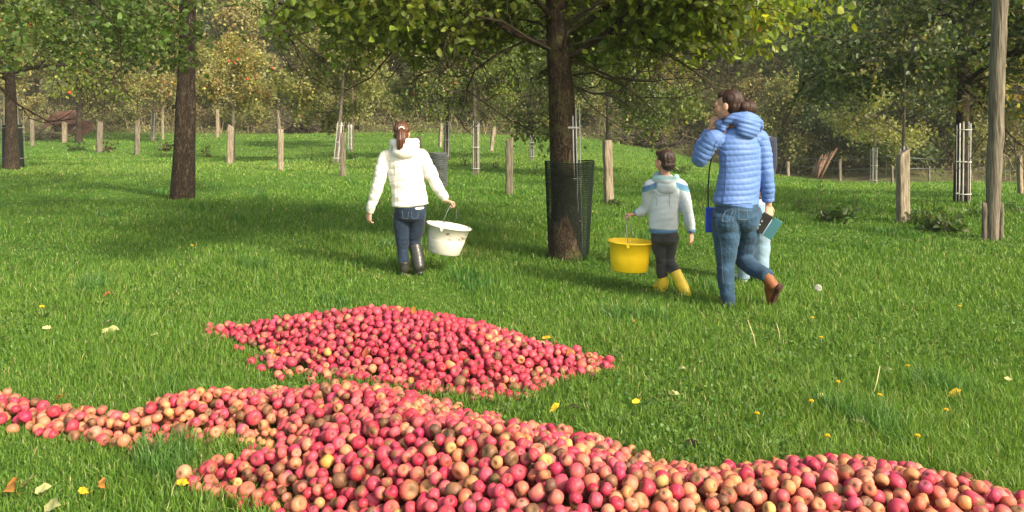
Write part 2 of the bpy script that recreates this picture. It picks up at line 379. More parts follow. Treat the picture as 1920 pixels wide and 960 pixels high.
# centre tree: leaves only above a ragged lower edge, bare crooked branches below it
def keep_c(P, rng):
    z = 2.22+.26*snoise(P[:, :2], 1.0, 4, 3)-.10*np.clip((-P[:, 0]-0.2), 0, 2)+rng.normal(0, .07, len(P))
    pr = np.clip((P[:, 2]-z)/.5+.12, 0.0, 1); return (rng.random(len(P)) < pr) & thin(P, rng, 3.0) & (snoise(P, 1.8, 61, 2) > np.where(P[:, 0] < .4, -.60, -.42))
CT, tw = make_tree('orchard_tree', 'apple tree with mossy brown trunk rising out of the dark green net guard', 'tree', 1062, 488, H=4.4, r0=.165, zc=2.05, R=3.7,
          n=(16, 10, 6, 4), nleaf=88000, ls=.08, pal='bright', bark='bark_c', seed=11, spread=.07, droop=.42, wig=.75, flat=.22, keep=keep_c, lean=(-.035, .01), sides=10, limb=.22, zmin=2.02, az=[.05, 3.1, -.5, 3.7, .55, 2.6, -1.2, 4.3, 1.3, 1.9, -.2, 3.4, .3, 2.85])
tb, tw2 = skeleton(np.random.default_rng(14), (0, 0, 0), 2.75, .165, 2.02, 3.0, 2.75, 16, 7, 5, 3, lean=(-.035, .01), droop=.30, wig=1.5, flat=.12, sides=8, limb=.11, trunk=False, zmin=1.78)
tb.build('bare_branches', M['twig'], CT)
rng = np.random.default_rng(15); C = twig_points(tw2, rng, 42000, .10); C[:, 2] += np.abs(rng.normal(0, .28, len(C))); C = C[keep_c(C+np.array(CT.location), rng)]
lb = MB(); leaves(lb, C, .08, rng, PAL['bright']); lb.build('inner_crown', M['leaf'], CT, smooth=False)
# left tree
make_tree('orchard_tree', 'thick bare dark trunk standing left of centre with no guard around it', 'tree', 345, 374, H=6.5, r0=.205, zc=3.9, R=3.6,
          n=(10, 7, 6, 3), nleaf=36000, ls=.09, pal='green', bark='bark', seed=5, spread=.10, droop=.3, wig=.6, flat=.15, keep=keep_low(3.2, .35, 3, 4.3, .4), lean=(.012, 0), sides=10)
# near tree, trunk outside the frame at the left, its crown hanging into the top left corner
make_tree('orchard_tree', 'tree whose dark green boughs hang into the top left corner', 'tree', loc=(-6.6, 7.6, 0), H=5.0, r0=.2, zc=2.4, R=5.0,
          n=(14, 10, 6, 3), nleaf=70000, ls=.085, pal=[(GD, 1.5), (GM, 4), ((.09, .155, .03), 3), (YL, .1)], bark='bark', seed=8, spread=.11, droop=.30, wig=.6, flat=.12, keep=keep_low(2.22, .30, 9, 3.0, .62), sides=8, limb=.17, zmin=2.15)
# right tree
make_tree('orchard_tree', 'large dark green tree at the right with a white guarded trunk near the pole', 'tree', 1806, 380, H=4.6, r0=.13, zc=1.95, R=3.9,
          n=(12, 8, 6, 3), nleaf=46000, ls=.085, pal='dark', bark='bark', seed=21, spread=.13, droop=.12, wig=.5, flat=.16, keep=keep_low(1.85, .3, 6, 4.2, .3), sides=8)
make_tree('orchard_tree', 'dark guarded trunk at the far left edge under a green crown with red apples', 'tree', 24, 318, H=5.2, r0=.20, zc=2.75, R=3.9,
          n=(10, 7, 5, 3), nleaf=15000, ls=.11, pal=[(GM, 3), (GL, 3), ((.22, .25, .05), 4), (YL, .8)], bark='bark', seed=31, spread=.16, droop=.35, wig=.5, flat=.2, fruit=16, keep=keep_low(2.15, .3, 2), lean=(-.04, 0), zmin=2.0)
Y2 = 'young orchard trees in the meadow'
MID = [ # px, py, H, r0, zc, R, nleaf, ls, pal, bark, lean, fruit, label
 (148, 268, 6.0, .16, 2.5, 3.6, 14000, .17, 'olive', 'bark', (.0, 0), 6, 'spreading apple tree behind the second and third posts from the left'),
 (286, 264, 6.2, .12, 2.7, 3.2, 14000, .17, 'autumn', 'bark_pale', (.05, 0), 4, 'pale trunked tree with yellowing crown just left of the thick dark trunk'),
 (437, 300, 3.7, .07, 1.9, 1.7, 8000, .10, [(OR, 2), (YL, 2), (OL, 3), ((.3, .22, .1), 3)], 'bark_pale', (0, 0), 7, 'small orange leaved tree behind the post right of the thick dark trunk'),
 (630, 305, 4.1, .085, 1.8, 2.4, 11000, .12, 'olive', 'bark_pale', (.09, 0), 2, 'young tree leaning right with a white striped guard, left of the girl'),
 (660, 283, 5.0, .09, 2.4, 2.6, 10000, .15, 'olive', 'bark_far', (0, 0), 0, 'young tree standing behind the leaning one left of the girl'),
 (838, 300, 4.6, .11, 2.1, 2.7, 15000, .13, [(GM, 3), (OL, 3), (GD, 2)], 'bark', (0, 0), 3, 'dark crowned young tree behind the wire roll'),
 (892, 328, 4.1, .07, 2.1, 1.7, 1800, .08, 'bright', 'bark_pale', (-.02, 0), 0, 'slender sparse tree in a tall white guard right of the girl'),
 (997, 298, 4.8, .10, 2.2, 2.7, 12000, .14, 'green', 'bark', (0, 0), 0, 'young tree seen just left of the middle trunk'),
 (1141, 332, 4.9, .09, 1.85, 3.0, 16000, .12, [(GD, 2), (GM, 4), (OL, 3), (YL, .4)], 'bark_pale', (0, 0), 0, 'full green tree behind the pale post right of the middle trunk'),
 (1247, 278, 5.5, .055, 2.6, 1.9, 2600, .12, 'autumn', 'bark_pale', (0, 0), 0, 'thin pale sapling with sparse brown leaves above the boy'),
 (1640, 346, 2.9, .06, 1.35, 2.1, 5000, .10, 'olive', 'bark_pale', (0, 0), 0, 'small pale tree in a slanting white guard beside the wire fence'),
 (1696, 400, 2.35, .035, 1.25, 1.25, 500, .07, 'olive', 'bark_pale', (0, 0), 0, 'nearly bare sapling behind the thick post'),
 (1946, 370, 3.4, .06, 1.5, 1.9, 6000, .10, 'autumn', 'bark_pale', (0, 0), 0, 'pale yellowing tree at the right edge'),
]
for k, (px, py, H, r0, zc, R, nl, ls, pal, bark, lean, fr, lab) in enumerate(MID):
    make_tree('young_tree', lab, 'tree', px, py, H=H, r0=r0, zc=zc, R=R, n=(8, 6, 4, 0), nleaf=nl, ls=ls, pal=pal, bark=bark, seed=100+k, spread=R*.07,
              droop=.1, wig=.6, flat=.3, lean=lean, fruit=fr, group=Y2, sides=6)
# wood edge: individual trees on the bank behind the meadow
WG = 'woodland trees beyond the meadow'
rng = np.random.default_rng(77)
kinds = {'dark': 'dark green', 'green': 'mid green', 'olive': 'olive', 'autumn': 'yellow brown', 'brown': 'rusty brown'}
BT = [(-60, 58, 'olive'), (70, 60, 'autumn'), (190, 57, 'green'), (330, 60, 'olive'), (450, 56, 'autumn'), (560, 60, 'olive'), (660, 57, 'olive'), (770, 59, 'olive'), (860, 56, 'green'),
      (960, 58, 'autumn'), (1060, 56, 'olive'), (1160, 55, 'green'), (1250, 57, 'autumn'), (1345, 53, 'olive'), (1430, 50, 'olive'), (1520, 46, 'green'), (1600, 44, 'green'), (1700, 42, 'olive'), (1800, 42, 'dark'),
      (1900, 40, 'autumn'), (2000, 42, 'olive'),
      (10, 72, 'green'), (250, 74, 'olive'), (500, 73, 'green'), (720, 72, 'autumn'), (920, 74, 'olive'), (1120, 70, 'olive'), (1300, 70, 'green'), (1480, 64, 'olive'), (1650, 60, 'green'), (1830, 58, 'olive'), (392, 68, 'green'), (430, 62, 'olive'), (1500, 56, 'green')]
where = ['beyond the left edge', 'above the rusty sheets', 'behind the left posts', 'behind the thick dark trunk', 'behind the small orange tree', 'behind the tallest post', 'above the leaning tree', 'behind the girl', 'behind the wire roll',
         'between girl and middle trunk', 'behind the middle trunk', 'behind the pale post', 'above the boy', 'left of the woman', 'behind the woman', 'right of the woman', 'behind the wire fence', 'behind the bare sapling', 'behind the white strip guard',
         'behind the pole', 'beyond the right edge', 'far behind at the left corner', 'far behind the left posts', 'far behind the tallest post', 'far behind left of the girl', 'far behind right of the girl', 'far behind the middle trunk', 'far behind the boy', 'far behind the woman', 'far behind the fence', 'far behind the pole', 'filling the gap right of the thick dark trunk', 'just right of the thick dark trunk', 'above the broken stump']
for k, ((px, y, kd), wh) in enumerate(zip(BT, where)):
    x = (px-960)/FPX*y; H = rng.uniform(9.5, 12) if y > 62 else rng.uniform(6, 9)
    make_tree('woodland_tree', kinds[kd]+' tree on the wooded bank '+wh, 'tree', loc=(x, y, float(T(x, y))), H=H, r0=.16, zc=H*.2, R=H*.48, n=(9, 6, 4, 0), nleaf=12000, ls=.25, pal=kd, bark='bark_far',
              seed=300+k, spread=H*.045, droop=.12, wig=.5, flat=.25, group=WG, sides=5, leafm='leaf_far')
# shrubs at the foot of the bank
rng = np.random.default_rng(88); SG = 'shrubs along the foot of the bank'
SH = [(20, 54, 'autumn', 'shrub behind the guarded trunk at the far left'), (215, 53, 'olive', 'olive shrub between the rusty sheets and the pale trunked tree'), (345, 53, 'brown', 'brown shrub behind the thick dark trunk'), (470, 52, 'olive', 'olive shrub behind the small orange tree'),
 (590, 54, 'brown', 'brown shrub left of the leaning tree'), (700, 53, 'olive', 'olive shrub at the girl left shoulder'), (800, 54, 'green', 'green shrub above the wire roll'), (930, 52, 'olive', 'olive shrub left of the middle trunk'), (1110, 51, 'olive', 'olive shrub right of the middle trunk'),
 (1290, 48, 'olive', 'olive shrub left of the woman'), (1395, 45, 'autumn', 'yellowish shrub hidden behind the women'), (1470, 40, 'olive', 'olive shrub right of the women'), (1560, 39, 'dark', 'dark shrub behind the broken stump'), (1625, 37.5, 'green', 'green shrub behind the slanting guard'), (1735, 36, 'dark', 'dark shrub behind the bare sapling'), (1840, 36, 'olive', 'olive shrub just left of the pole'), (1930, 35, 'autumn', 'yellow brown shrub at the right edge')]
for k, (px, y, kd, lab) in enumerate(SH):
    x = (px-960)/FPX*y; H = rng.uniform(3.0, 4.2)
    make_tree('shrub', lab, 'shrub', loc=(x, y, float(T(x, y))), H=H, r0=.06, zc=.25, R=H*.62, n=(10, 6, 4, 0), nleaf=6500, ls=.15, pal=kd, bark='bark_far', seed=700+k, spread=.2, droop=.05, wig=.6, flat=.45, group=SG, sides=5, leafm='leaf_far', limb=.5)
# far wood as a mass
rng = np.random.default_rng(5)
mb = MB(); n = 190000
xx = rng.uniform(-75, 85, n); yy = rng.uniform(78, 92, n); zz = T(xx, yy)+rng.random(n)**.8*27*(1+.25*snoise(np.stack([xx, yy*0], 1), .12, 3, 3))
cn = snoise(np.stack([xx, zz], 1), .35, 8, 3); sel = rng.random(n) < .75+.4*cn
C = np.stack([xx, yy+1.5*cn, zz], 1)[sel]; leaves(mb, C, .42, rng, [(GM, 3), (OL, 4), ((.17, .17, .05), 3), (GD, 2), (BR, 1), (YL, .5)], up=.3)
tag(mb.build('far_wood', M['leaf_far'], smooth=False), 'distant mass of mixed autumn woodland behind everything', 'wood', kind='stuff')
# undergrowth on the bank
mb = MB(); n = 60000
xx = rng.uniform(-48, 48, n); yy = edge_y(xx, 48)+rng.random(n)**1.3*16+.3; yy = edge_y(xx, yy)+rng.random(n)**1.3*16+.2
hn = np.clip(1.0+.7*snoise(np.stack([xx, yy], 1), .5, 12, 3), .15, 2.2)*sstep((yy-edge_y(xx, yy))/4+.15)
C = np.stack([xx, yy, T(xx, yy)+rng.random(n)*hn*1.3], 1)
leaves(mb, C, .14, rng, [((.085, .070, .04), 2.5), ((.13, .11, .06), 2), ((.19, .16, .09), 1.5), (GM, 3.0), (OL, 5)], up=.4, wid=.3)
for k in range(1300):
    x = rng.uniform(-45, 42); y = float(edge_y(x, 45)+rng.random()**1.4*12); y = float(edge_y(x, y)+rng.random()**1.4*12); z = float(T(x, y))
    h = rng.uniform(.4, 2.0); a = rng.normal(size=2)*.5; m1 = np.array([x+a[0]*h*.4, y, z+h*.6]); e = np.array([x+a[0]*h, y+a[1]*h*.5, z+h*rng.uniform(.6, 1)])
    c = np.array([.19, .15, .10])*rng.uniform(.4, 1.8); loft(mb, np.array([[x, y, z-.05], m1, e]), [.018, .013, .006], n=3, cap=False, col=c)
tag(mb.build('undergrowth', M['dry'], smooth=False), 'brown brambles and dead stems along the foot of the wooded bank', 'undergrowth', kind='stuff')
# ================================================================== POSTS, GUARDS, POLE, FENCE
def pt(px, py): return G(px, py)
def sc_at(q): return FPX/(q[1]*cp+(HCAM-q[2])*sp)
PG = 'wooden posts across the meadow'
def post(px, pyb, pyt, wpx, lab, mat='wood', lean=0, name='wooden_post', cat='post', group=PG, square=True, seed=0, dpt=None):
    q = pt(px, pyb); s = sc_at(q); h = (pyb-pyt)/s*1.01; r = wpx/s/2; rg = np.random.default_rng(seed+int(px)); mb = MB()
    K = 12; zz = np.linspace(-.2, h, K); P = np.stack([lean*zz+.0025*rg.normal(size=K), .0025*rg.normal(size=K), zz], 1)
    rr = r*(1+.025*rg.normal(size=K)); rr[-1] *= .9
    loft(mb, P, rr, rr*rg.uniform(.7, .95), n=20, sq=.62 if square else 0, ref=(math.cos(.35), math.sin(.35), 0))
    V = mb.V[0]; top = V[:, 2] > h*.97; V[top, 2] += (V[top, 0]*rg.uniform(-.7, .7))
    o = mb.build(name, M[mat], None, smooth=not square); o.location = Vector(q); o.rotation_euler[2] = rg.uniform(-.3, .3); tag(o, lab, cat, group); return o
POSTS = [(61, 274, 222, 7, 'thin crooked grey post at the far left beside the bare pale bush', 'wood_grey', -.02),
 (121, 267, 229, 8, 'short pale post just right of the rusty sheets', 'wood', 0),
 (186, 287, 228, 10, 'two toned post, fourth from the left edge', 'wood_grey', .02),
 (257, 290, 230, 9, 'straight brown post just left of the thick dark trunk', 'wood_grey', .01),
 (305, 262, 200, 5, 'thin upright post beside the pale trunked tree', 'wood', 0),
 (408, 258, 206, 6, 'thin pale post right behind the thick dark trunk', 'wood', 0),
 (431, 309, 236, 11, 'pale post in front of the small orange leaved tree', 'wood', .03),
 (643, 330, 250, 11, 'split post with a mossy lower half left of the girl', 'wood_grey', 0),
 (783, 290, 257, 13, 'square post hidden behind the girl shoulder', 'wood', 0),
 (825, 276, 232, 6, 'thin leaning post above the wire roll', 'wood', .05),
 (921, 283, 237, 7, 'leaning pale post right of the white guard', 'wood', .12),
 (955, 366, 262, 14, 'dark edged square post between girl and middle trunk', 'wood_grey', 0),
 (1142, 382, 264, 17, 'bright pale split post right of the middle trunk', 'wood', -.03),
 (1693, 419, 286, 21, 'thick weathered post with bare sapling behind it', 'wood', 0),
 (1702, 345, 318, 6, 'thin slanting stake behind the thick weathered post', 'wood_grey', -.1),
 (1478, 331, 303, 5, 'small pale fence post right of the woman', 'wood', 0),
 (1575, 341, 299, 5, 'fence post carrying wire in front of the dark bushes', 'wood_grey', 0),
 (1673, 347, 311, 4, 'thin fence stake between slanting guard and thick post', 'wood_grey', 0),
 (1742, 340, 312, 4, 'thin fence stake right of the thick post', 'wood_grey', 0),
 (1913, 364, 292, 9, 'pale post at the right edge of the meadow', 'wood', -.02)]
for a in POSTS: post(a[0], a[1], a[2], a[3], a[4], a[5], a[6])
# the tallest post: lower square part and thinner leaning top
q = pt(526, 320); s = sc_at(q); r_ = empty('wooden_post', q); tag(r_, 'tallest post, its thin top splitting off to the left', 'post', PG)
mb = MB(); K = 8; zz = np.linspace(-.2, 78/s, K); loft(mb, np.stack([zz*.0, zz*0, zz], 1), 5.6/s, 5/s, n=16, sq=.45, ref=(1, .3, 0)); mb.build('post_shaft', M['wood'], r_)
mb = MB(); zz = np.linspace(60/s, 113/s, 6); loft(mb, np.stack([-.02-(zz-60/s)*.10, zz*0+.03, zz], 1), np.linspace(4.4, 3, 6)/s, n=10); mb.build('post_tip', M['wood_grey'], r_)
# pole
q = pt(1860, 452); s = sc_at(q); mb = MB(); K = 40; zz = np.linspace(-.3, 6.5, K); rg = np.random.default_rng(3)
loft(mb, np.stack([zz*.033+.004*rg.normal(size=K), zz*0, zz], 1), np.interp(zz, [-.3, 0, 1, 6.5], [11/s, 11/s, 13/s, 14/s])*(1+.02*rg.normal(size=K)), n=24)
o = mb.build('wooden_pole', M['wood_grey']); o.location = Vector(q); tag(o, 'tall weathered wooden pole at the right rising out of the picture', 'pole')
post(1846, 452, 381, 10, 'short round stake hugging the left side of the tall pole', 'wood_grey', 0, 'wooden_stake', 'stake', 'stakes at the foot of the pole', False)
post(1877, 452, 381, 9, 'short round stake hugging the right side of the tall pole', 'wood_grey', 0, 'wooden_stake', 'stake', 'stakes at the foot of the pole', False)
# fence wires
for k, (ya, yb) in enumerate([(.95, .95), (.55, .55)]):
    mb = MB(); pts = []
    for px, py in [(1478, 331), (1575, 341), (1673, 347), (1742, 340), (1830, 342), (1960, 345)]:
        g = pt(px, py); pts.append(g+np.array([0, -.03, ya]))
    loft(mb, np.array(pts), .012, n=4, cap=False)
    tag(mb.build('fence_wire', M['wire']), ('upper' if k == 0 else 'lower')+' sagging wire of the fence in front of the dark bushes', 'wire', 'wires of the fence')
# white strip guards
def guard(px, pyb, pyt, wpx, lab, mat='white_strip', lean=0, nb=5, rings=3):
    q = pt(px, pyb); s = sc_at(q); h = (pyb-pyt)/s; r = wpx/s/2; R_ = empty('tree_guard', q); tag(R_, lab, 'tree guard', 'strip guards around young trunks'); wv = max(.014, 1.25/s/2)
    for k in range(nb):
        a = k*2*math.pi/nb+.35; mb = MB(); zz = np.linspace(-.05, h*(1-.02*(k % 3)), 5)
        loft(mb, np.stack([math.cos(a)*r+lean*zz, math.sin(a)*r+0*zz, zz], 1), wv, .006, ref=(-math.sin(a), math.cos(a), 0), n=6); mb.build('strip', M[mat], R_)
    for k in range(rings):
        z = h*(.12+.78*k/(rings-1)); t_ = np.linspace(0, 2*math.pi, 19); mb = MB()
        loft(mb, np.stack([np.cos(t_)*(r+.008)+lean*z, np.sin(t_)*(r+.008), z+0*t_], 1), .010, n=5, cap=False); mb.build('ring', M[mat], R_)
    return R_
gl = guard(25, 314, 168, 38, 'dark sleeve and grey slatted guard round the trunk at the far left', 'metal', -.03)
s = sc_at(pt(25, 314)); mb = MB(); zz = np.linspace(-.05, 80/s, 6); loft(mb, np.stack([-.03*zz, 0*zz, zz], 1), np.linspace(18, 16, 6)/s, n=20, cap=False); mb.build('net_sleeve', M['net'], gl)
guard(150, 266, 212, 9, 'white slatted guard beside the trunk left of the thick dark tree', lean=-.05)
guard(287, 264, 212, 9, 'white slatted guard on the pale trunk just left of the thick dark tree', lean=.03)
guard(631, 306, 228, 13, 'leaning white striped guard left of the girl', lean=.10)
guard(657, 284, 232, 9, 'second thin white guard just behind the leaning one')
guard(838, 300, 226, 11, 'grey guard on the dark young tree behind the wire roll', 'metal')
guard(892, 328, 226, 15, 'tall bright white guard round the slender tree right of the girl')
guard(997, 302, 234, 9, 'dark metal guard just left of the middle trunk', 'metal')
guard(1638, 346, 276, 12, 'white guard with a slanting side on the small tree by the wire fence', lean=.02)
guard(1696, 400, 274, 14, 'short white guard poking up behind the thick post')
guard(1806, 382, 228, 24, 'white strip guard round the trunk left of the pole', lean=.01)
guard(1949, 366, 296, 12, 'white guard on the tree at the right edge')
# sapling slanting strip
# net guard round the middle tree
q = pt(1062, 486); q[1] += .0; s = sc_at(q); R_ = empty('net_guard', q); tag(R_, 'dark green net cylinder with open top around the foot of the middle trunk', 'net guard')
h = 1.02; mb = MB(); na, nz = 84, 52
def netp(a, z):
    r = .205+.055*z/h; f = .04*(z/h); return np.stack([r*1.0*np.cos(a)*(1+.02*np.sin(a*3))+.022+f*.3, r*.95*np.sin(a), z+.01*np.sin(a*2+1)*(z/h)], -1)
for k in range(na):
    a = k*2*math.pi/na; z = np.linspace(-.03, h, 6); P = netp(np.full(6, a), z); loft(mb, P, .0034, n=3, cap=False)
for k in range(nz):
    z = h*k/(nz-1); a = np.linspace(0, 2*math.pi, 33); P = netp(a, np.full(33, z)); loft(mb, P, .0044 if k < nz-1 else .008, n=3, cap=False)
mb.build('netting', M['net'], R_)
for k, (a, hh) in enumerate([(-1.25, 1.50), (-1.05, 1.56), (-.8, 1.62)]):
    mb = MB(); z = np.linspace(-.05, hh, 6); r = .16+.008*k
    loft(mb, np.stack([math.cos(a)*r-.02*z+.035, math.sin(a)*r+0*z, z], 1), .009, .004, ref=(-math.sin(a), math.cos(a), 0), n=6); mb.build('metal_strip', M['metal'], R_)
for k, z in enumerate([.42, .85, 1.38]):
    t_ = np.linspace(-1.9, -.7, 12); mb = MB(); loft(mb, np.stack([np.cos(t_)*.172+.03-.02*z, np.sin(t_)*.172, z+0*t_], 1), .012, .003, ref=(0, 0, 1), n=6); mb.build('clip_band', M['metal'], R_)
# wire roll behind the girl
q = pt(822, 352); s = sc_at(q); mb = MB(); r = 16.5/s; h = 66/s; 
for lay in range(3):
    rr = r*(1-.16*lay)
    for k in range(20):
        z = h*(k+.5)/20; t_ = np.linspace(0, 2*math.pi, 25); loft(mb, np.stack([np.cos(t_)*rr, np.sin(t_)*rr, z+.012*np.sin(t_*2+k+lay)], 1), .008, n=3, cap=False)
    for k in range(26):
        a = k*2*math.pi/26; z = np.linspace(0, h, 4); loft(mb, np.stack([np.cos(a)*rr+0*z, np.sin(a)*rr+0*z, z], 1), .005, n=3, cap=False)
o = mb.build('wire_roll', M['wire']); o.location = Vector(q); tag(o, 'upright roll of grey wire netting standing in the grass behind the girl', 'wire roll')
# rusty sheets and pale root pile at the far left
def rust():
    return colmat('rusty_iron', (.15, .075, .052), .5, 3, .85, .2, .3, .01)
M['rust'] = rust(); q = W(112, 235, 47); q[2] = T(q[0], 47)
for k, (dx, dz, rot, wd, lab) in enumerate([(-.1, .55, .12, 2.0, 'upper rusty corrugated sheet leaning in the undergrowth at the far left'), (.3, .05, -.1, 2.3, 'lower rusty corrugated sheet leaning in the undergrowth at the far left')]):
    nx_, nz_ = 80, 6; u = np.linspace(0, 1, nx_); v = np.linspace(0, 1, nz_); U, Vv = np.meshgrid(u, v); mb = MB()
    dep = .05*np.sin(Vv*0+U*0+Vv*0)+0; xx = (U-.5)*wd; zz = Vv*.95; yy = .7*Vv+.035*np.sin(Vv*40)
    nz_ = 60; v = np.linspace(0, 1, nz_); U, Vv = np.meshgrid(np.linspace(0, 1, 8), v); xx = (U-.5)*wd; zz = Vv*.8; yy = .9*Vv; zz = zz+.05*np.sin(Vv*60); zz = zz+.12*np.sin(U*3.1)
    P0 = np.stack([xx*math.cos(rot)-0*zz, yy, zz+xx*math.sin(rot)], -1).reshape(-1, 3); P1 = P0+np.array([0, .012, -.012]); nn = len(P0)
    i, j = np.meshgrid(np.arange(nz_-1), np.arange(7), indexing='ij'); b0 = (i*8+j); F = np.stack([b0, b0+1, b0+9, b0+8], -1).reshape(-1, 4)
    mb.add(np.vstack([P0, P1]), [F, F[:, ::-1]+nn]); o = mb.build('corrugated_sheet', M['rust']); o.location = Vector((q[0]+dx, 47+.3*k, q[2]+dz)); tag(o, lab, 'sheet', 'rusty sheets at the far left')
def brush(px, d, wpx, hh, nst, lab, name, cat, cmat, thick, seed, pyb=None):
    rg = np.random.default_rng(seed); x = (px-960)/FPX*d; z = float(T(x, d)); mb = MB(); wd = wpx/FPX*d
    for k in range(nst):
        a = rg.uniform(0, 6.28); L_ = wd*rg.uniform(.25, .6); c0 = np.array([rg.normal()*wd*.22, rg.normal()*wd*.15, rg.random()**1.3*hh*.5])
        c0[2] *= max(.1, 1-abs(c0[0])/(wd*.5)); dd = np.array([math.cos(a), math.sin(a)*.6, rg.uniform(-.1, .7)]); mid = c0+dd*L_*.5+rg.normal(size=3)*L_*.1; e = c0+dd*L_
        loft(mb, np.array([c0, mid, e]), np.array([1, .8, .35])*thick*rg.uniform(.5, 1.3), n=5)
    o = mb.build(name, M[cmat]); o.location = (x, d, z); tag(o, lab, cat); return o
brush(98, 44, 60, 1.2, 26, 'tangled pale roots and broken wood lying before the rusty sheets', 'root_pile', 'wood pile', 'bark_pale', .07, 4)
brush(62, 43, 55, 2.6, 22, 'bare pale branching bush beside the far left post', 'bare_bush', 'bush', 'bark_pale', .04, 5)
brush(1205, 45, 100, 1.6, 130, 'heap of cut brown branches on the bank above the boy', 'branch_pile', 'branch pile', 'twig', .05, 6)
brush(575, 50, 110, 1.6, 110, 'heap of dead branches on the bank left of the girl', 'branch_pile', 'branch pile', 'twig', .05, 7)
brush(1095, 52, 60, 2.2, 70, 'brown brush heap right behind the middle trunk', 'branch_pile', 'branch pile', 'bark_far', .05, 8)
M['stump'] = colmat('reddish_dead_wood', (.20, .125, .085), .4, 6, .9, .15, .6, .02, None, (1, 1, .3))
q = W(1532, 300, 37); z0 = float(T(q[0], 37)); mb = MB(); rg = np.random.default_rng(9)
for k in range(70):
    u = rg.random(); b_ = np.array([-.22+.26*u, rg.normal()*.10, -.05]); h_ = .85+.5*u+rg.normal()*.13; sl_ = .33+.30*u+rg.normal()*.05
    P = np.array([b_, b_+[sl_*.45*h_, rg.normal()*.03, h_*.5], b_+[sl_*h_, rg.normal()*.05, h_]]); loft(mb, P, [.06, .055, .008], n=5)
o = mb.build('broken_stump', M['stump']); o.location = (q[0], 37, z0); tag(o, 'splintered reddish brown stump leaning before the dark bushes', 'stump')

# ================================================================== WEEDS
def weed(px, py, rpx, hpx, nst, nlf, lab, seed, col=((.035, .08, .018), (.06, .12, .03), (.09, .13, .04)), stem=(.10, .10, .05), lsz=None, name='weed_plant'):
    q = pt(px, py); s = sc_at(q); rg = np.random.default_rng(seed); mb = MB(); r = rpx/s; h = hpx/s; ends = []
    for k in range(nst):
        a = rg.uniform(0, 6.28); b = np.array([math.cos(a), math.sin(a), 0])*r*rg.random()**.7*.6; hh = h*rg.uniform(.4, 1); e = b*1.5+np.array([rg.normal()*.04, rg.normal()*.04, hh]); mdd = (b+e)/2+rg.normal(size=3)*.02
        P = np.array([b-[0, 0, .02], mdd, e]); loft(mb, P, [.006, .005, .003], n=4, cap=False, col=np.array(stem)*rg.uniform(.6, 1.3)); ends.append(P)
    C = []
    for k in range(nlf):
        P = ends[rg.integers(len(ends))]; f = rg.random()**1.4; C.append(P[0]+(P[2]-P[0])*f+rg.normal(size=3)*np.array([1, 1, .3])*r*.22)
    C = np.array(C); C[:, 2] = np.maximum(C[:, 2], .02); leaves(mb, C, lsz or r*.32, rg, [(c, 1) for c in col], droop=-.2, up=.9, wid=.3)
    o = mb.build(name, M['leaf'], smooth=False); o.location = Vector(q); tag(o, lab, 'weed', 'leafy weeds in the meadow'); return o
DRK = ((.05, .035, .02), (.08, .05, .03), (.04, .05, .02))
WD = [(1545, 410, 14, 78, 5, 60, 'tall leafy weed with several upright stems right of the woman', None), (1570, 416, 42, 34, 26, 240, 'low broad clump of leafy weeds right of the woman', None),
 (1604, 400, 8, 48, 5, 16, 'thin upright weed between the leafy clump and the thick post', None), (1716, 420, 24, 24, 26, 130, 'weeds growing round the foot of the thick post', None),
 (1765, 436, 44, 40, 26, 260, 'dark green nettle clump between thick post and pole', None), (1738, 418, 14, 62, 6, 36, 'thin tall dried weed above the nettle clump', DRK),
 (1900, 402, 22, 30, 16, 120, 'weed clump right of the pole', None), (1503, 398, 16, 34, 8, 34, 'thin weed right beside the woman', None),
 (616, 320, 8, 38, 4, 26, 'upright dock stem right of the tallest post', DRK), (580, 300, 9, 34, 4, 24, 'dried weed behind the tallest post', DRK), (200, 286, 22, 34, 12, 60, 'dried dock stems beside the fourth post from the left', DRK),
 (307, 284, 20, 30, 12, 60, 'dried weeds against the left side of the thick dark trunk', DRK), (872, 312, 12, 30, 10, 30, 'brown dock stems left of the tall white guard', DRK), (388, 296, 16, 38, 10, 44, 'dried dock stems right of the thick dark trunk', DRK),
 (1318, 395, 8, 26, 6, 36, 'small weed beside the woman hip', None), (1158, 384, 22, 12, 14, 60, 'low weeds at the foot of the bright pale post', None), (1290, 322, 10, 30, 6, 22, 'thin weed left of the woman arm', None),
 (930, 316, 10, 24, 6, 24, 'thin weed left of the middle trunk', DRK), (1270, 326, 26, 16, 16, 60, 'low weeds at the foot of the bank above the boy', None), (140, 284, 24, 16, 16, 90, 'low green weeds near the rusty sheets', None),
 (1830, 408, 22, 26, 12, 80, 'low weed clump left of the pole', None), (660, 300, 16, 20, 8, 40, 'weeds behind the split post', None), (1000, 330, 8, 26, 5, 20, 'slim weed left of the net guard', DRK)]
for k, (px, py, r, h, ns, nl, lab, c) in enumerate(WD):
    if c: weed(px, py, r, h, ns, nl, lab, 500+k, c, (.09, .055, .035))
    else: weed(px, py, r, h, ns, nl, lab, 500+k)

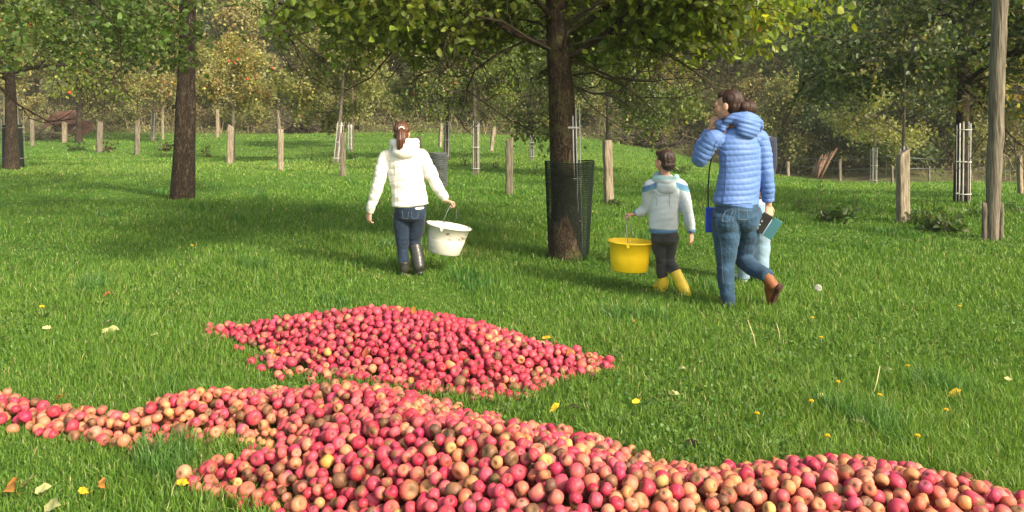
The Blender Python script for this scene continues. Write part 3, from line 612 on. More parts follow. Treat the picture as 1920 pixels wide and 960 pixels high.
# ================================================================== APPLES
rngA = np.random.default_rng(42)
def pack(poly, hmax, kk, thick):
    lo = poly.min(0); hi = poly.max(0); area = (hi-lo).prod(); cell = .08; grid = {}; out = []
    n = int(area*6500); P = rngA.uniform(lo, hi, (n, 2)); H, D = heap_h(P, poly, hmax, kk); ok = (D > -.01) & (P[:, 1] > 1.35); P = P[ok]; H = H[ok]; D = D[ok]
    # restrict to what the camera (and one a step aside) could see
    ok = np.abs(P[:, 0]) < P[:, 1]*.70+.5; P = P[ok]; H = H[ok]; D = D[ok]
    R = np.where(rngA.random(len(P)) < .05, rngA.uniform(.032, .038, len(P)), rngA.uniform(.021, .032, len(P)))
    for q, h, d, r in zip(P, H, D, R):
        if d < .16 and rngA.random() < .35: r *= .85
        fl = max(0.0, h-thick); best = None
        for jx, jy in ((0, 0), (.02, 0), (-.02, 0), (0, .02), (0, -.02)):
            x, y = q[0]+jx, q[1]+jy; z = fl+r*.9; cx, cy = int(x//cell), int(y//cell)
            for a in (-1, 0, 1):
                for b in (-1, 0, 1):
                    for (ox, oy, oz, orr) in grid.get((cx+a, cy+b), ()):
                        s2 = (r+orr)*.93; dd = (x-ox)**2+(y-oy)**2
                        if dd < s2*s2:
                            zz = oz+math.sqrt(s2*s2-dd)
                            if zz > z: z = zz
            if best is None or z < best[2]: best = (x, y, z)
        x, y, z = best
        if z+r <= max(h, r*2.0)+.022:
            g = float(T(x, y)); e = (x, y, z, r); grid.setdefault((int(x//cell), int(y//cell)), []).append(e); out.append((x, y, z+g, r, d))
    return np.array(out)
A1 = pack(FAR_H, .33, .66, .13); A2 = pack(NEAR_H, .36, .66, .14)
# stray apples around the edges
def stray(poly, n, w):
    o = []
    lo = poly.min(0)-w; hi = poly.max(0)+w
    while len(o) < n:
        q = rngA.uniform(lo, hi, (200, 2)); d = sdf(q, poly); q = q[(d < -.02) & (d > -w*rngA.random(200)**1.6)]
        for a in q[:8]: o.append((a[0], a[1], float(T(*a))+.018, rngA.uniform(.02, .029), -1))
    return np.array(o[:n])
A1 = np.vstack([A1, stray(FAR_H, 60, .15)]); A2 = np.vstack([A2, stray(NEAR_H, 70, .11)])
hid = np.concatenate([np.zeros(len(A1)), np.ones(len(A2))]); AP = np.vstack([A1, A2])
print('APPLES', len(A1), len(A2))
CLS = ['red', 'pink', 'peach', 'yellow', 'brown']
def apple_arr(nu, nv, r, rg, cls):
    th = np.linspace(0, math.pi, nv+1); ph = np.arange(nu)*2*math.pi/nu
    TH, PH = np.meshgrid(th, ph, indexing='ij'); sq = rg.uniform(.84, 1.02)
    lob = 1+.03*np.cos(PH*5+rg.uniform(0, 6))*np.abs(np.cos(TH))+rg.uniform(0, .06)*np.cos(PH+rg.uniform(0, 6))+rg.uniform(0, .05)*np.cos(2*PH+rg.uniform(0, 6))
    rad = r*np.sin(TH)**.9*lob*(1+.06*np.cos(TH)); z = r*sq*np.cos(TH)
    z -= r*.42*np.exp(-(TH/.38)**2); z += r*.30*np.exp(-((math.pi-TH)/.30)**2)
    V = np.stack([rad*np.cos(PH), rad*np.sin(PH), z], -1).reshape(-1, 3)
    q = rg.normal(size=4); q /= np.linalg.norm(q); a, b, c, d = q
    Rm = np.array([[1-2*(c*c+d*d), 2*(b*c-a*d), 2*(b*d+a*c)], [2*(b*c+a*d), 1-2*(b*b+d*d), 2*(c*d-a*b)], [2*(b*d-a*c), 2*(c*d+a*b), 1-2*(b*b+c*c)]])
    i, j = np.meshgrid(np.arange(nv), np.arange(nu), indexing='ij'); k = (j+1) % nu; F = np.stack([i*nu+j, (i+1)*nu+j, (i+1)*nu+k, i*nu+k], -1).reshape(-1, 4)
    RED, PNK, PCH, YEL, BRN = (.36, .020, .052), (.43, .055, .092), (.46, .19, .095), (.48, .29, .09), (.10, .045, .025)
    ca, cb, mx = {'red': (RED, PNK, .5), 'pink': (PNK, (.48, .15, .09), .55), 'peach': (PCH, (.46, .08, .065), .55), 'yellow': (YEL, PCH, .5), 'brown': (BRN, (.22, .10, .05), .4)}[cls]
    ca = np.array(ca)*np.exp(rg.normal(0, .15, 3)*np.array([.4, .7, 1])); n1 = V@rg.normal(size=3)/r+.5*snoise(V/r, 1.8, int(rg.integers(1e6)), 2)
    f = sstep((n1+.9*(rg.random()*1.6-.8)+.6)/1.4)[:, None]*rg.uniform(.4, 1); col = ca*(1-f)+np.array(cb)*f
    # brown bruise
    if rg.random() < .55:
        c0 = norm(rg.normal(size=3)); g = sstep(((V/r)@c0+.12*snoise(V/r, 4, 3, 2)-rg.uniform(.45, .92))/.12)[:, None]; col = col*(1-g)+np.array((.16, .08, .035))*g
    thv = TH.reshape(-1); g = np.exp(-((math.pi-thv)/.30)**2)[:, None]*.92; col = col*(1-g)+np.array((.035, .022, .014))*g
    g = np.exp(-(thv/.28)**2)[:, None]*.8; col = col*(1-g)+np.array((.10, .08, .03))*g
    global LASTR
    LASTR = Rm; return V@Rm.T, F, col
def appleclass(x, y, h, d, rg):
    n = snoise(np.array([[x, y]]), 1.6, 21, 2)[0]
    if h == 0: p = [.80, .16, .03, .004, .012]
    else: p = [.35, .29, .25, .03, .055]
    p = np.array(p); p[2] *= math.exp(.7*n); p[0] *= math.exp(-.8*n)
    if 0 <= d < .10: p = p*np.array([.5, .8, 2.0, 1.3, 2.0])
    if d < 0: p = p*np.array([.4, .6, 1.6, 1.8, 4])
    if h == 1 and x > .35: p = p*np.array([.75, .85, 1.7, 1.2, 1.5])
    if x < -1.5 and h == 1 and x < -y*.58: p[0] *= 3
    return CLS[rg.choice(5, p=p/p.sum())]
m, t, p = newmat('apple_skin'); a = t.nodes.new('ShaderNodeVertexColor'); a.layer_name = 'col'; co = geo(t)
n1 = N(t, 'ShaderNodeTexNoise', scale=95, detail=5.0, rough=.7); L(t, co, n1.inputs['Vector'])
v = N(t, 'ShaderNodeTexVoronoi', scale=330); L(t, co, v.inputs['Vector'])
c = mixc(t, ramp(t, n1.outputs[0], [(.52, (0,)*3), (.72, (.7,)*3)]), a.outputs[0], (.27, .135, .07)); c = mixc(t, ramp(t, v.outputs[0], [(.10, (.45,)*3), (.2, (0,)*3)]), c, (.5, .32, .18))
L(t, c, p.inputs['Base Color']); p.inputs['Specular IOR Level'].default_value = .3
L(t, ramp(t, n1.outputs[0], [(.3, (.36,)*3), (.7, (.62,)*3)]), p.inputs['Roughness'])
p.inputs['Subsurface Weight'].default_value = 0; bump(t, p, n1.outputs[0], .25, .002); M['apple'] = m
# choose the 300 that show largest: topmost ones, in the frame, nearest
rel = AP[:, :3]-np.array([0, 0, HCAM]); zc_ = rel[:, 1]*cp-rel[:, 2]*sp; u_ = 960+FPX*rel[:, 0]/zc_; v_ = 480-FPX*(rel[:, 1]*sp+rel[:, 2]*cp)/zc_; rp = AP[:, 3]*FPX/zc_
infr = (u_ > -10) & (u_ < 1930) & (v_ > 0) & (v_ < 985)
cellv = {}; order = np.argsort(zc_); cov = np.zeros((500, 970), bool); vis = np.zeros(len(AP))
for i_ in order:       # coarse occlusion test on a half-size grid
    if not infr[i_]: continue
    cx, cy, rr = u_[i_]/2, v_[i_]/2, rp[i_]/2; x0, x1, y0, y1 = int(max(0, cx-rr)), int(min(969, cx+rr))+1, int(max(0, cy-rr)), int(min(499, cy+rr))+1
    if x1 <= x0 or y1 <= y0: continue
    yy_, xx_ = np.mgrid[y0:y1, x0:x1]; mk = (xx_-cx)**2+(yy_-cy)**2 < rr*rr; sub = cov[y0:y1, x0:x1]; vis[i_] = (mk & ~sub).sum(); sub |= mk
ind = np.argsort(-vis)[:300]; indset = set(ind.tolist())
LB = {'red': 'shiny deep pink red apple in the foreground heap', 'pink': 'rosy apple with paler cheek in the foreground heap', 'peach': 'peach coloured apple with reddish blush in the foreground heap',
      'yellow': 'yellowish apple in the foreground heap', 'brown': 'brown rotting apple in the foreground heap'}
sm_ = MB(); loft(sm_, [(0, 0, 0), (.001, 0, .006), (.004, .001, .013)], [.0012, .001, .0014], n=5); stm = sm_.mesh('stalk'); stm.materials.append(M['twig'])
rest = MB(); nvis = 0
for i_, (x, y, z, r, d) in enumerate(AP):
    cls = appleclass(x, y, hid[i_], d, rngA)
    if i_ in indset:
        V, F, c = apple_arr(22, 14, r, rngA, cls); mb = MB(); mb.add(V, [F], c); o = mb.build('apple', M['apple']); o.location = (x, y, z); tag(o, LB[cls], 'apple', 'apples in the foreground heap')
        if rngA.random() < .55:
            k_ = bpy.data.objects.new('stalk', stm); SC.collection.objects.link(k_); k_.parent = o; k_.location = Vector(LASTR@np.array([0, 0, r*.55])); k_.rotation_euler = Matrix([list(map(float, q_)) for q_ in LASTR]).to_euler()
    else:
        V, F, c = apple_arr(12, 8, r, rngA, cls) if (vis[i_] > 0 or z > 0) else apple_arr(8, 6, r, rngA, cls)
        rest.add(V+np.array([x, y, z]), [F], c)
tag(rest.build('apple_heap', M['apple']), 'all the other small red and peach apples of the heaps on the grass', 'apples', kind='stuff')
# ================================================================== PEOPLE
def solid(mb, name, mat, parent, voxel=.006, smooth=2, disp=None, origin=(0, 0, 0), colf=None):
    me = mb.mesh('tmp'); o = bpy.data.objects.new('tmp', me); SC.collection.objects.link(o)
    r = o.modifiers.new('r', 'REMESH'); r.mode = 'VOXEL'; r.voxel_size = voxel; r.adaptivity = 0; r.use_smooth_shade = True
    if smooth: s = o.modifiers.new('s', 'SMOOTH'); s.iterations = smooth; s.factor = .5
    dg = bpy.context.evaluated_depsgraph_get(); dg.update(); m2 = bpy.data.meshes.new_from_object(o.evaluated_get(dg))
    bpy.data.objects.remove(o); bpy.data.meshes.remove(me); m2.name = name
    n = len(m2.vertices); co = np.zeros(n*3, np.float32); m2.vertices.foreach_get('co', co); co = co.reshape(-1, 3).astype(float)
    if disp is not None:
        no = np.zeros(n*3, np.float32); m2.vertex_normals.foreach_get('vector', no); co2 = co+no.reshape(-1, 3)*disp(co)[:, None]
    else: co2 = co
    m2.vertices.foreach_set('co', (co2-np.asarray(origin)).astype(np.float32).ravel())
    for a in list(m2.color_attributes): m2.color_attributes.remove(a)
    a = m2.color_attributes.new('col', 'FLOAT_COLOR', 'POINT'); c = np.ones((n, 4)); 
    if colf is not None: c[:, :3] = colf(co)
    a.data.foreach_set('color', c.astype(np.float32).ravel())
    m2.polygons.foreach_set('use_smooth', np.ones(len(m2.polygons), bool)); m2.materials.clear(); m2.materials.append(mat); m2.update()
    ob = bpy.data.objects.new(name, m2); SC.collection.objects.link(ob); ob.parent = parent; return ob
def seam(ob, pts, name, mat, r=.0022):
    """a stitched line lying on the surface of a garment"""
    pts = np.array(pts, float); t = np.linspace(0, len(pts)-1, 12*(len(pts)-1)+1); i = np.arange(len(pts)); P = np.stack([np.interp(t, i, pts[:, k]) for k in range(3)], 1); Q = []
    bpy.context.view_layer.update()
    for p_ in P: ok, l, n_, _ = ob.closest_point_on_mesh(Vector(p_)); Q.append(np.array(l)+np.array(n_)*r*.3)
    mb = MB(); loft(mb, np.array(Q), r, n=5, cap=False); return mb.build(name, mat, ob)
def basis(f, up=(0, 0, 1)):
    f = norm(f); s = norm(np.cross(f, up)); u = np.cross(s, f); return np.stack([s, f, u], 1)    # columns: right, forward, up
def head(mb, c, f, k=1.0, up=(0, 0, 1)):
    B = basis(f, up); P = lambda x, y, z: np.asarray(c)+B@(np.array([x, y, z])*k)
    e = lambda p, r: ellipsoid(mb, P(*p), np.array(r)*k, B)
    e((0, -.012, .03), (.073, .092, .082)); e((0, .02, -.03), (.058, .068, .072)); e((0, .045, -.075), (.034, .036, .028))
    e((0, .082, .012), (.052, .016, .03)); e((0, .094, -.018), (.012, .018, .026)); e((0, .102, -.032), (.015, .014, .011)); e((0, .086, -.058), (.023, .012, .010))
    for s in (-1, 1): e((s*.074, -.005, -.01), (.010, .021, .032)); e((s*.040, .060, -.028), (.022, .022, .026)); e((s*.030, .080, .002), (.013, .009, .009))
def limb(mb, pts, rad, n=14, dome=.7, RB=None, ref=None):
    pts = np.array(pts, float); rad = np.array(rad, float); m = len(pts); t = np.linspace(0, m-1, (m-1)*6+1); o = []
    for tt in t:      # Catmull-Rom
        i = min(int(tt), m-2); f = tt-i; p0, p1, p2, p3 = pts[max(i-1, 0)], pts[i], pts[i+1], pts[min(i+2, m-1)]
        o.append(.5*((2*p1)+(-p0+p2)*f+(2*p0-5*p1+4*p2-p3)*f*f+(-p0+3*p1-3*p2+p3)*f**3))
    rr = np.interp(t, np.arange(m), rad); rb = None if RB is None else np.interp(t, np.arange(m), RB)
    loft(mb, np.array(o), rr, rb, ref=ref, n=n, dome=dome)
def hand(mb, w, d, n, side=1, k=1.0, curl=.6, thumb=.5):
    d = norm(d); n = norm(np.asarray(n)-d*np.dot(n, d)); t = np.cross(d, n)*side; w = np.asarray(w)
    loft(mb, [w-d*.02*k, w+d*.03*k, w+d*.085*k], np.array([.024, .036, .039])*k, np.array([.019, .016, .013])*k, ref=t, n=14, dome=.6)
    for off, ln, ex in ((.029, .070, 0), (.010, .078, .05), (-.010, .073, .1), (-.028, .058, .15)):
        p = w+d*.084*k+t*off*k; a = .15; P = [p-d*.02*k, p]; 
        for sgl in (.45, .32, .23):
            a += (curl+ex)*.75; q = d*math.cos(a)+n*math.sin(a); p = p+q*ln*sgl*k; P.append(p)
        loft(mb, P, np.array([.0090, .0088, .0082, .0076, .0066])*k, n=8, dome=.9)
    p = w+d*.028*k+t*.026*k; q = norm(d*.6+t*.75+n*.35); P = [p, p+q*.034*k, p+q*.034*k+norm(d*.8+t*.2+n*thumb)*.028*k, p+q*.034*k+norm(d*.8+t*.0+n*thumb)*.052*k]
    loft(mb, P, np.array([.014, .0115, .0098, .0078])*k, n=8, dome=.9)
def seg_param(co, segs):
    """for every vertex: distance along the nearest bone, and the bone index"""
    best = np.full(len(co), 1e9); par = np.zeros(len(co)); idx = np.zeros(len(co), int)
    for k, (a, b, r, o) in enumerate(segs):
        a = np.asarray(a); b = np.asarray(b); e = b-a; l = np.linalg.norm(e); t = np.clip((co-a)@e/(l*l), 0, 1); d = np.linalg.norm(co-a-t[:, None]*e, axis=1)-r
        m = d < best; best[m] = d[m]; par[m] = (t*l+o)[m]; idx[m] = k
    return par, idx
def cloth(name, base, var=.1, rough=.85, scale=12, bs=.25, bd=.01, attr=True, sheen=.1, fine=220):
    m, t, p = newmat(name); co = coord(t)
    n1 = N(t, 'ShaderNodeTexNoise', scale=scale, detail=5.0, rough=.6); L(t, co, n1.inputs['Vector'])
    c = ramp(t, n1.outputs[0], [(.3, tuple(x*(1-var) for x in base)), (.7, tuple(min(1, x*(1+var)) for x in base))])
    if attr: a = t.nodes.new('ShaderNodeVertexColor'); a.layer_name = 'col'; c = mixc(t, 1.0, c, a.outputs[0], 'MULTIPLY')
    n2 = N(t, 'ShaderNodeTexNoise', scale=fine, detail=2.0); L(t, co, n2.inputs['Vector']); c = mixc(t, .25, c, n2.outputs[0], 'OVERLAY')
    L(t, c, p.inputs['Base Color']); p.inputs['Roughness'].default_value = rough; p.inputs['Specular IOR Level'].default_value = .3; p.inputs['Sheen Weight'].default_value = sheen
    n3 = N(t, 'ShaderNodeTexNoise', scale=scale*2.2, detail=3.0, dist=.8); L(t, co, n3.inputs['Vector']); bump(t, p, n3.outputs[0], bs, bd); return m
M['skin'] = colmat('skin', (.55, .30, .21), .08, 20, .5, .35, .05, .002)
M['hair_w'] = colmat('dark_brown_hair', (.030, .014, .010), .5, 18, .55, .3, .6, .006, 60, (1, 1, .25)); M['hair_g'] = colmat('chestnut_hair', (.085, .034, .019), .5, 18, .42, .5, .7, .006, 60, (3, 3, .3))
M['hair_b'] = colmat('short_dark_hair', (.032, .016, .011), .5, 45, .5, .45, .9, .008, 90)
M['denim_w'] = cloth('teal_blue_denim', (.018, .052, .098), .4, scale=9, bs=.5, bd=.02); M['denim_g'] = cloth('navy_denim', (.010, .022, .046), .45, scale=9, bs=.5, bd=.02); M['denim_l'] = cloth('light_denim', (.20, .30, .40), .2)
M['black_p'] = cloth('washed_black_denim', (.035, .037, .038), .4); M['blue_j'] = cloth('blue_quilted_nylon', (.088, .172, .42), .06, .55, 14, .2, .006, True, .1); M['white_j'] = cloth('white_quilted_nylon', (.72, .70, .65), .04, .6, 14, .2, .006)
M['grey_h'] = cloth('pale_grey_cotton', (1, 1, 1), .04); M['brown_v'] = cloth('brown_vest', (.085, .062, .055), .15); M['white_c'] = cloth('white_cotton', (.75, .75, .74), .05); M['navy_c'] = cloth('navy_cotton', (.02, .025, .05), .1)
M['rubber'] = colmat('dark_rubber', (.030, .032, .028), .3, 25, .32, .5, .1, .003); M['yellow_r'] = colmat('yellow_rubber', (.72, .52, .035), .15, 9, .4, .45, .15, .004); M['brown_l'] = colmat('tan_leather', (.19, .068, .026), .3, 12, .5, .4, .3, .004)
M['sole'] = colmat('dark_sole', (.055, .028, .020), .4, 25, .75, .2, .5, .006, 60); M['yel_pl'] = colmat('yellow_plastic', (.92, .63, .015), .08, 7, .38, .45, .05, .003); M['black_pl'] = colmat('black_plastic', (.02, .02, .022), .2, 30, .3, .5, 0)
M['teal'] = colmat('teal_case', (.045, .16, .18), .1, 30, .55, .4, 0); M['blue_bag'] = colmat('bright_blue_plastic', (.03, .09, .60), .1, 12, .5, .4, 0)
m, t, p = newmat('dirty_white_plastic'); co = coord(t); n1 = N(t, 'ShaderNodeTexNoise', scale=9, detail=8.0, rough=.75); mp = t.nodes.new('ShaderNodeMapping'); mp.inputs['Scale'].default_value = (1, 1, 2.2); L(t, co, mp.inputs[0]); L(t, mp.outputs[0], n1.inputs['Vector'])
L(t, ramp(t, n1.outputs[0], [(.0, (.72, .69, .62)), (.575, (.74, .71, .64)), (.605, (.22, .16, .11)), (.8, (.06, .04, .03))]), p.inputs['Base Color']); p.inputs['Roughness'].default_value = .5; M['wh_pl'] = m
def wrinkle(co, seed, amp=.006, sc=9): return amp*snoise(co*np.array([1, 1, 1.9]), sc, seed, 3)
def denim_wr(co, knees, seed, amp=.006):
    d = wrinkle(co, seed, amp*.7, 10)
    for kx in knees: g = np.exp(-(np.linalg.norm(co-np.asarray(kx), axis=1)/.09)**2); d += g*amp*.9*snoise(co*np.array([.35, .35, 1.6]), 26, seed+3, 2)
    return d
def person(px, py, lab):
    g = G(px, py); R_ = empty('person', g); tag(R_, lab, 'person'); D = g[1]; s = FPX/(g[1]*cp+HCAM*sp)
    J = lambda a, b, dy=0.0: W(a, b, D+dy)-g
    return R_, J, s, g
def pol(x): return x
# ---------------------------------------------------------------- WOMAN in blue
R_, J, s, g = person(1385, 579, 'woman in blue quilted jacket and jeans walking with one hand at her mouth')
wax = norm((.93, .36, 0)); fwd = norm((-.36, .93, 0)); fh = norm((-.80, .60, -.03)); hc = J(1366, 198)
LS, LE, LW_ = J(1336, 262, -.03), J(1311, 302, .03), J(1331, 244, .13); RS, RE, RW = J(1425, 262, .05), J(1436, 325, .03), J(1441, 384, .06)
LH, LK, LA = J(1362, 405, -.03), J(1361, 488, .03), J(1368, 564, .0); RH, RK, RA = J(1402, 405, .04), J(1392, 482, .16), J(1434, 514, -.10)
mb = MB(); head(mb, hc, fh, 1.0); limb(mb, [J(1385, 250, .02), J(1378, 232, .02), hc+[0, 0, -.02]], [.06, .052, .05])
limb(mb, [J(1384, 385), J(1384, 330), J(1384, 275)], [.13, .12, .13], RB=[.10, .09, .09], ref=wax); limb(mb, [J(1350, 258, 0), J(1384, 250, .02), J(1415, 258, .04)], [.05, .06, .05])
limb(mb, [LS, LE], [.045, .036]); limb(mb, [LE, LW_], [.036, .025]); limb(mb, [RS, RE, RW], [.045, .036, .025]); limb(mb, [LH, LK, LA], [.07, .05, .035]); limb(mb, [RH, RK], [.07, .05]); limb(mb, [RK, RA], [.05, .035])
mp_ = hc+basis(fh)@np.array([-.02, .10, -.045]); hand(mb, LW_, norm(mp_-LW_+[.0, 0, .03]), (.5, .1, .0), -1, .93, .55, .5); hand(mb, RW, (0.05, -.1, -1), (-.3, .9, 0), 1, .95, .7)
solid(mb, 'body', M['skin'], R_, .0042, 2)
mb = MB(); B = basis(fh); H_ = lambda x, y, z: hc+B@np.array([x, y, z])
ellipsoid(mb, H_(0, -.030, .038), (.083, .088, .088), B); ellipsoid(mb, H_(0, -.045, -.005), (.074, .068, .07), B); ellipsoid(mb, H_(0, .035, .078), (.060, .045, .034), B); ellipsoid(mb, H_(0, -.125, -.015), (.044, .038, .042), B, nu=24, nv=16)
hair = solid(mb, 'hair', M['hair_w'], R_, .006, 2, lambda co: .0025*np.sin(((co-hc)@B)[:, 0]*260+4*snoise(co, 12, 3, 2)))
mb = MB(); limb(mb, [H_(0, -.10, -.012)+0*B[:, 0], H_(0, -.108, -.012)], [.030, .030], dome=.2); solid(mb, 'hair_tie', M['black_pl'], hair, .005, 1)
tor = [J(1379, 384), J(1384, 352), J(1387, 318), J(1386, 285), J(1384, 258), J(1382, 240)]
mb = MB(); limb(mb, tor, [.190, .178, .172, .175, .155, .08], RB=[.145, .128, .118, .118, .10, .07], ref=wax, n=28, dome=.25)
limb(mb, [J(1345, 262, -.02), LS, J(1319, 288, .0), LE], [.072, .070, .070, .060], n=18); limb(mb, [LE, J(1316, 272, .09), LW_+norm(LE-LW_)*.02], [.062, .053, .042], n=18, dome=.3)
limb(mb, [J(1410, 260, .03), RS, RE, RW+[0, 0, .03]], [.07, .07, .058, .046], n=18, dome=.3)
limb(mb, [J(1350, 238, .05), J(1358, 226, .08), J(1380, 221, .1), J(1400, 232, .1)], [.035, .04, .04, .035])       # collar front
sg = [(tor[0], tor[-1], .17, 0), (LS, LE, .08, .3), (LE, LW_, .06, .6), (RS, RE, .07, .3), (RE, RW, .055, .6)]
def q_w(co):
    p_, ix = seg_param(co, sg); f = np.abs(np.sin(math.pi*(p_+(.017*snoise(co, 7, 5, 2)))/.043)); return .0062*(f**.5)-.004+wrinkle(co, 3, .005, 12)
jk = solid(mb, 'jacket', M['blue_j'], R_, .0058, 1, q_w)
mb = MB(); limb(mb, [J(1362, 230, -.06), J(1376, 222, -.07), J(1398, 220, -.08), J(1418, 226, -.05), J(1426, 240, 0)], [.026, .036, .042, .036, .026]); ellipsoid(mb, J(1403, 240, -.085), (.105, .055, .082), basis(fwd))
ellipsoid(mb, J(1398, 228, -.06), (.11, .085, .06), basis(fwd)); limb(mb, [J(1356, 240, -.05), J(1350, 232, .03), J(1362, 225, .09)], [.03, .034, .03])
solid(mb, 'hood', M['blue_j'], jk, .0055, 2, lambda co: .006*np.abs(np.sin(math.pi*(co[:, 2]+.25*co[:, 0]*1+.006*snoise(co, 9, 3, 2))/.034))**.6-.003+wrinkle(co, 6, .004, 12))
mb = MB(); limb(mb, [J(1381, 378), J(1382, 393), J(1382, 408, -.0)], [.172, .178, .165], RB=[.135, .142, .138], ref=wax, n=24, dome=.4)
limb(mb, [LH+[0.0, 0, .02], J(1362, 440, .01), LK, J(1361, 525, .01), LA+[0, 0, -.05]], [.115, .106, .074, .066, .048], n=20, dome=.3)
limb(mb, [RH+[0, 0, .02], J(1400, 440, .10), RK], [.112, .100, .078], n=20); limb(mb, [RK, J(1408, 500, .04), RA, RA+norm(RA-RK)*.035], [.077, .070, .058, .056], n=20, dome=.2)
limb(mb, [J(1398, 408, -.03), J(1400, 418, -.03)], [.10, .095]); limb(mb, [J(1362, 410, -.05), J(1362, 420, -.045)], [.10, .095])
jn = solid(mb, 'jeans', M['denim_w'], R_, .0062, 2, lambda co: denim_wr(co, [LK, RK, LA, RA], 7, .007), colf=lambda co: np.repeat((1+.22*np.exp(-((co[:, 2]-LK[2]-.25)/.2)**2))[:, None], 3, 1)*np.array([1, 1, 1]))
def boot(parent, ank, heel, toe, upn, mat, solem, k=1.0, shaft=None, sr=.055, name='boot'):
    """ank ankle centre; heel, toe points on the sole; upn = away from the sole"""
    ank, heel, toe, upn = map(np.asarray, (ank, heel, toe, upn)); d = norm(toe-heel); upn = norm(upn-d*upn.dot(d)); sd = np.cross(d, upn); Lf = np.linalg.norm(toe-heel)
    mb = MB(); P = [heel+d*.035+upn*.05, heel+d*Lf*.35+upn*.055, heel+d*Lf*.65+upn*.042, heel+d*Lf*.9+upn*.032]
    limb(mb, P, np.array([.040, .040, .046, .038])*k, RB=np.array([.046, .050, .038, .026])*k, ref=sd, n=18, dome=.8); top = shaft if shaft is not None else ank+norm(ank-heel)*.04
    limb(mb, [heel+d*.05+upn*.05, ank, top], [.045*k, sr*k*.92, sr*k], n=18, dome=.1); o = solid(mb, name, mat, parent, .0055, 2, lambda co: wrinkle(co, 8, .003, 14))
    mb = MB(); limb(mb, [heel+d*.03+upn*.008, heel+d*Lf*.4+upn*.006, heel+d*Lf*.7+upn*.008, heel+d*(Lf-.03)+upn*.010], np.array([.040, .036, .050, .040])*k, RB=[.012]*4, ref=sd, n=18, dome=2.2)
    loft(mb, [heel+d*.035-upn*.018, heel+d*.035+upn*.01], .036*k, .036*k, n=16); solid(mb, 'sole', solem, o, .005, 1); return o
boot(R_, LA+[0, 0, -.0], LA+[0, -.05, -.075], LA+[-.03, .20, -.085], (0, 0, 1), M['brown_l'], M['sole'], .95, shaft=LA+[0, 0, -.01], sr=.046)
# lifted boot: toe down on the grass, sole turned to the right/back
boot(R_, RA, J(1462, 534, -.16), J(1452, 574, -.02), norm(RA-J(1462, 540, -.12))*1.0+np.array([0, .25, 0]), M['brown_l'], M['sole'], 1.08, shaft=RA+norm(RK-RA)*.0, sr=.050)
M['thread'] = colmat('pale_thread', (.11, .15, .19), .2, 40, .8, .2, 0); M['seam_b'] = colmat('dark_blue_seam', (.05, .10, .27), .2, 40, .8, .2, 0)
for (x0, x1, y0, y1) in ((1345, 1374, 392, 424), (1392, 1418, 394, 426)):
    xm = (x0+x1)/2; seam(jn, [J(x0, y0, -.25), J(x0+1, y1-7, -.25), J(xm, y1, -.25), J(x1-1, y1-7, -.25), J(x1, y0, -.25), J(x0, y0, -.25)], 'pocket_stitching', M['thread'])
seam(jn, [J(1381, 385, -.25), J(1382, 405, -.25), J(1381, 428, -.2)], 'back_seam', M['thread'], .0018)
seam(jn, [J(1338, 410, -.1), J(1338, 450, -.12), J(1345, 490, -.12), J(1352, 540, -.12)], 'leg_seam', M['thread'], .0018)
seam(jk, [J(1354, 268, -.2), J(1350, 300, -.2), J(1348, 340, -.2), J(1347, 380, -.2)], 'side_seam', M['seam_b'], .0028); seam(jk, [J(1331, 380, -.2), J(1380, 382, -.25), J(1427, 380, -.2)], 'hem_seam', M['seam_b'], .003)
# phone in folio case in her right hand
ph = J(1436, 421, -.01)+g; r_ = empty('phone', ph); tag(r_, 'black phone in an open teal folio case held at the woman right side', 'phone')
Bq = np.stack([norm((.86, .1, -.50)), norm((-.05, -.99, -.1)), norm(np.cross((.86, .1, -.50), (-.05, -.99, -.1)))], 1); Bq[:, 1] = norm(np.cross(Bq[:, 2], Bq[:, 0]))
mb = MB(); box(mb, (-.025, -.0, 0)@Bq.T, (.082, .014, .160), Bq); o1 = solid(mb, 'phone_back', M['black_pl'], r_, .004, 2)
mb = MB(); box(mb, Bq@np.array([.058, .012, 0]), (.072, .008, .164), Bq@np.array([[.85, -.5, 0], [.5, .85, 0], [0, 0, 1]])); solid(mb, 'case_cover', M['teal'], r_, .004, 1)
for k in range(3):
    mb = MB(); ellipsoid(mb, Bq@np.array([-.045+.0*k, -.009 if (Bq@np.array([0, -1, 0]))[1] < 0 else .009, .055-.03*k]), (.008, .004, .008), Bq, 10, 6); mb.build('lens', M['metal'], o1)
# blue bag on a thin strap in front of her hip
bg_ = J(1331, 412, .22)+g; r_ = empty('shoulder_bag', bg_); tag(r_, 'bright blue flat bag on a thin black strap beside the woman left hip', 'bag')
mb = MB(); box(mb, (0.03, 0, 0), (.13, .05, .20), basis((.1, 1, 0))); solid(mb, 'bag_body', M['blue_bag'], r_, .006, 3)
mb = MB(); loft(mb, [(-.012, 0, .09), (-.014, .0, .25), (-.01, -.03, .42), (.02, -.06, .60)], .006, n=6); mb.build('strap', M['black_pl'], r_)

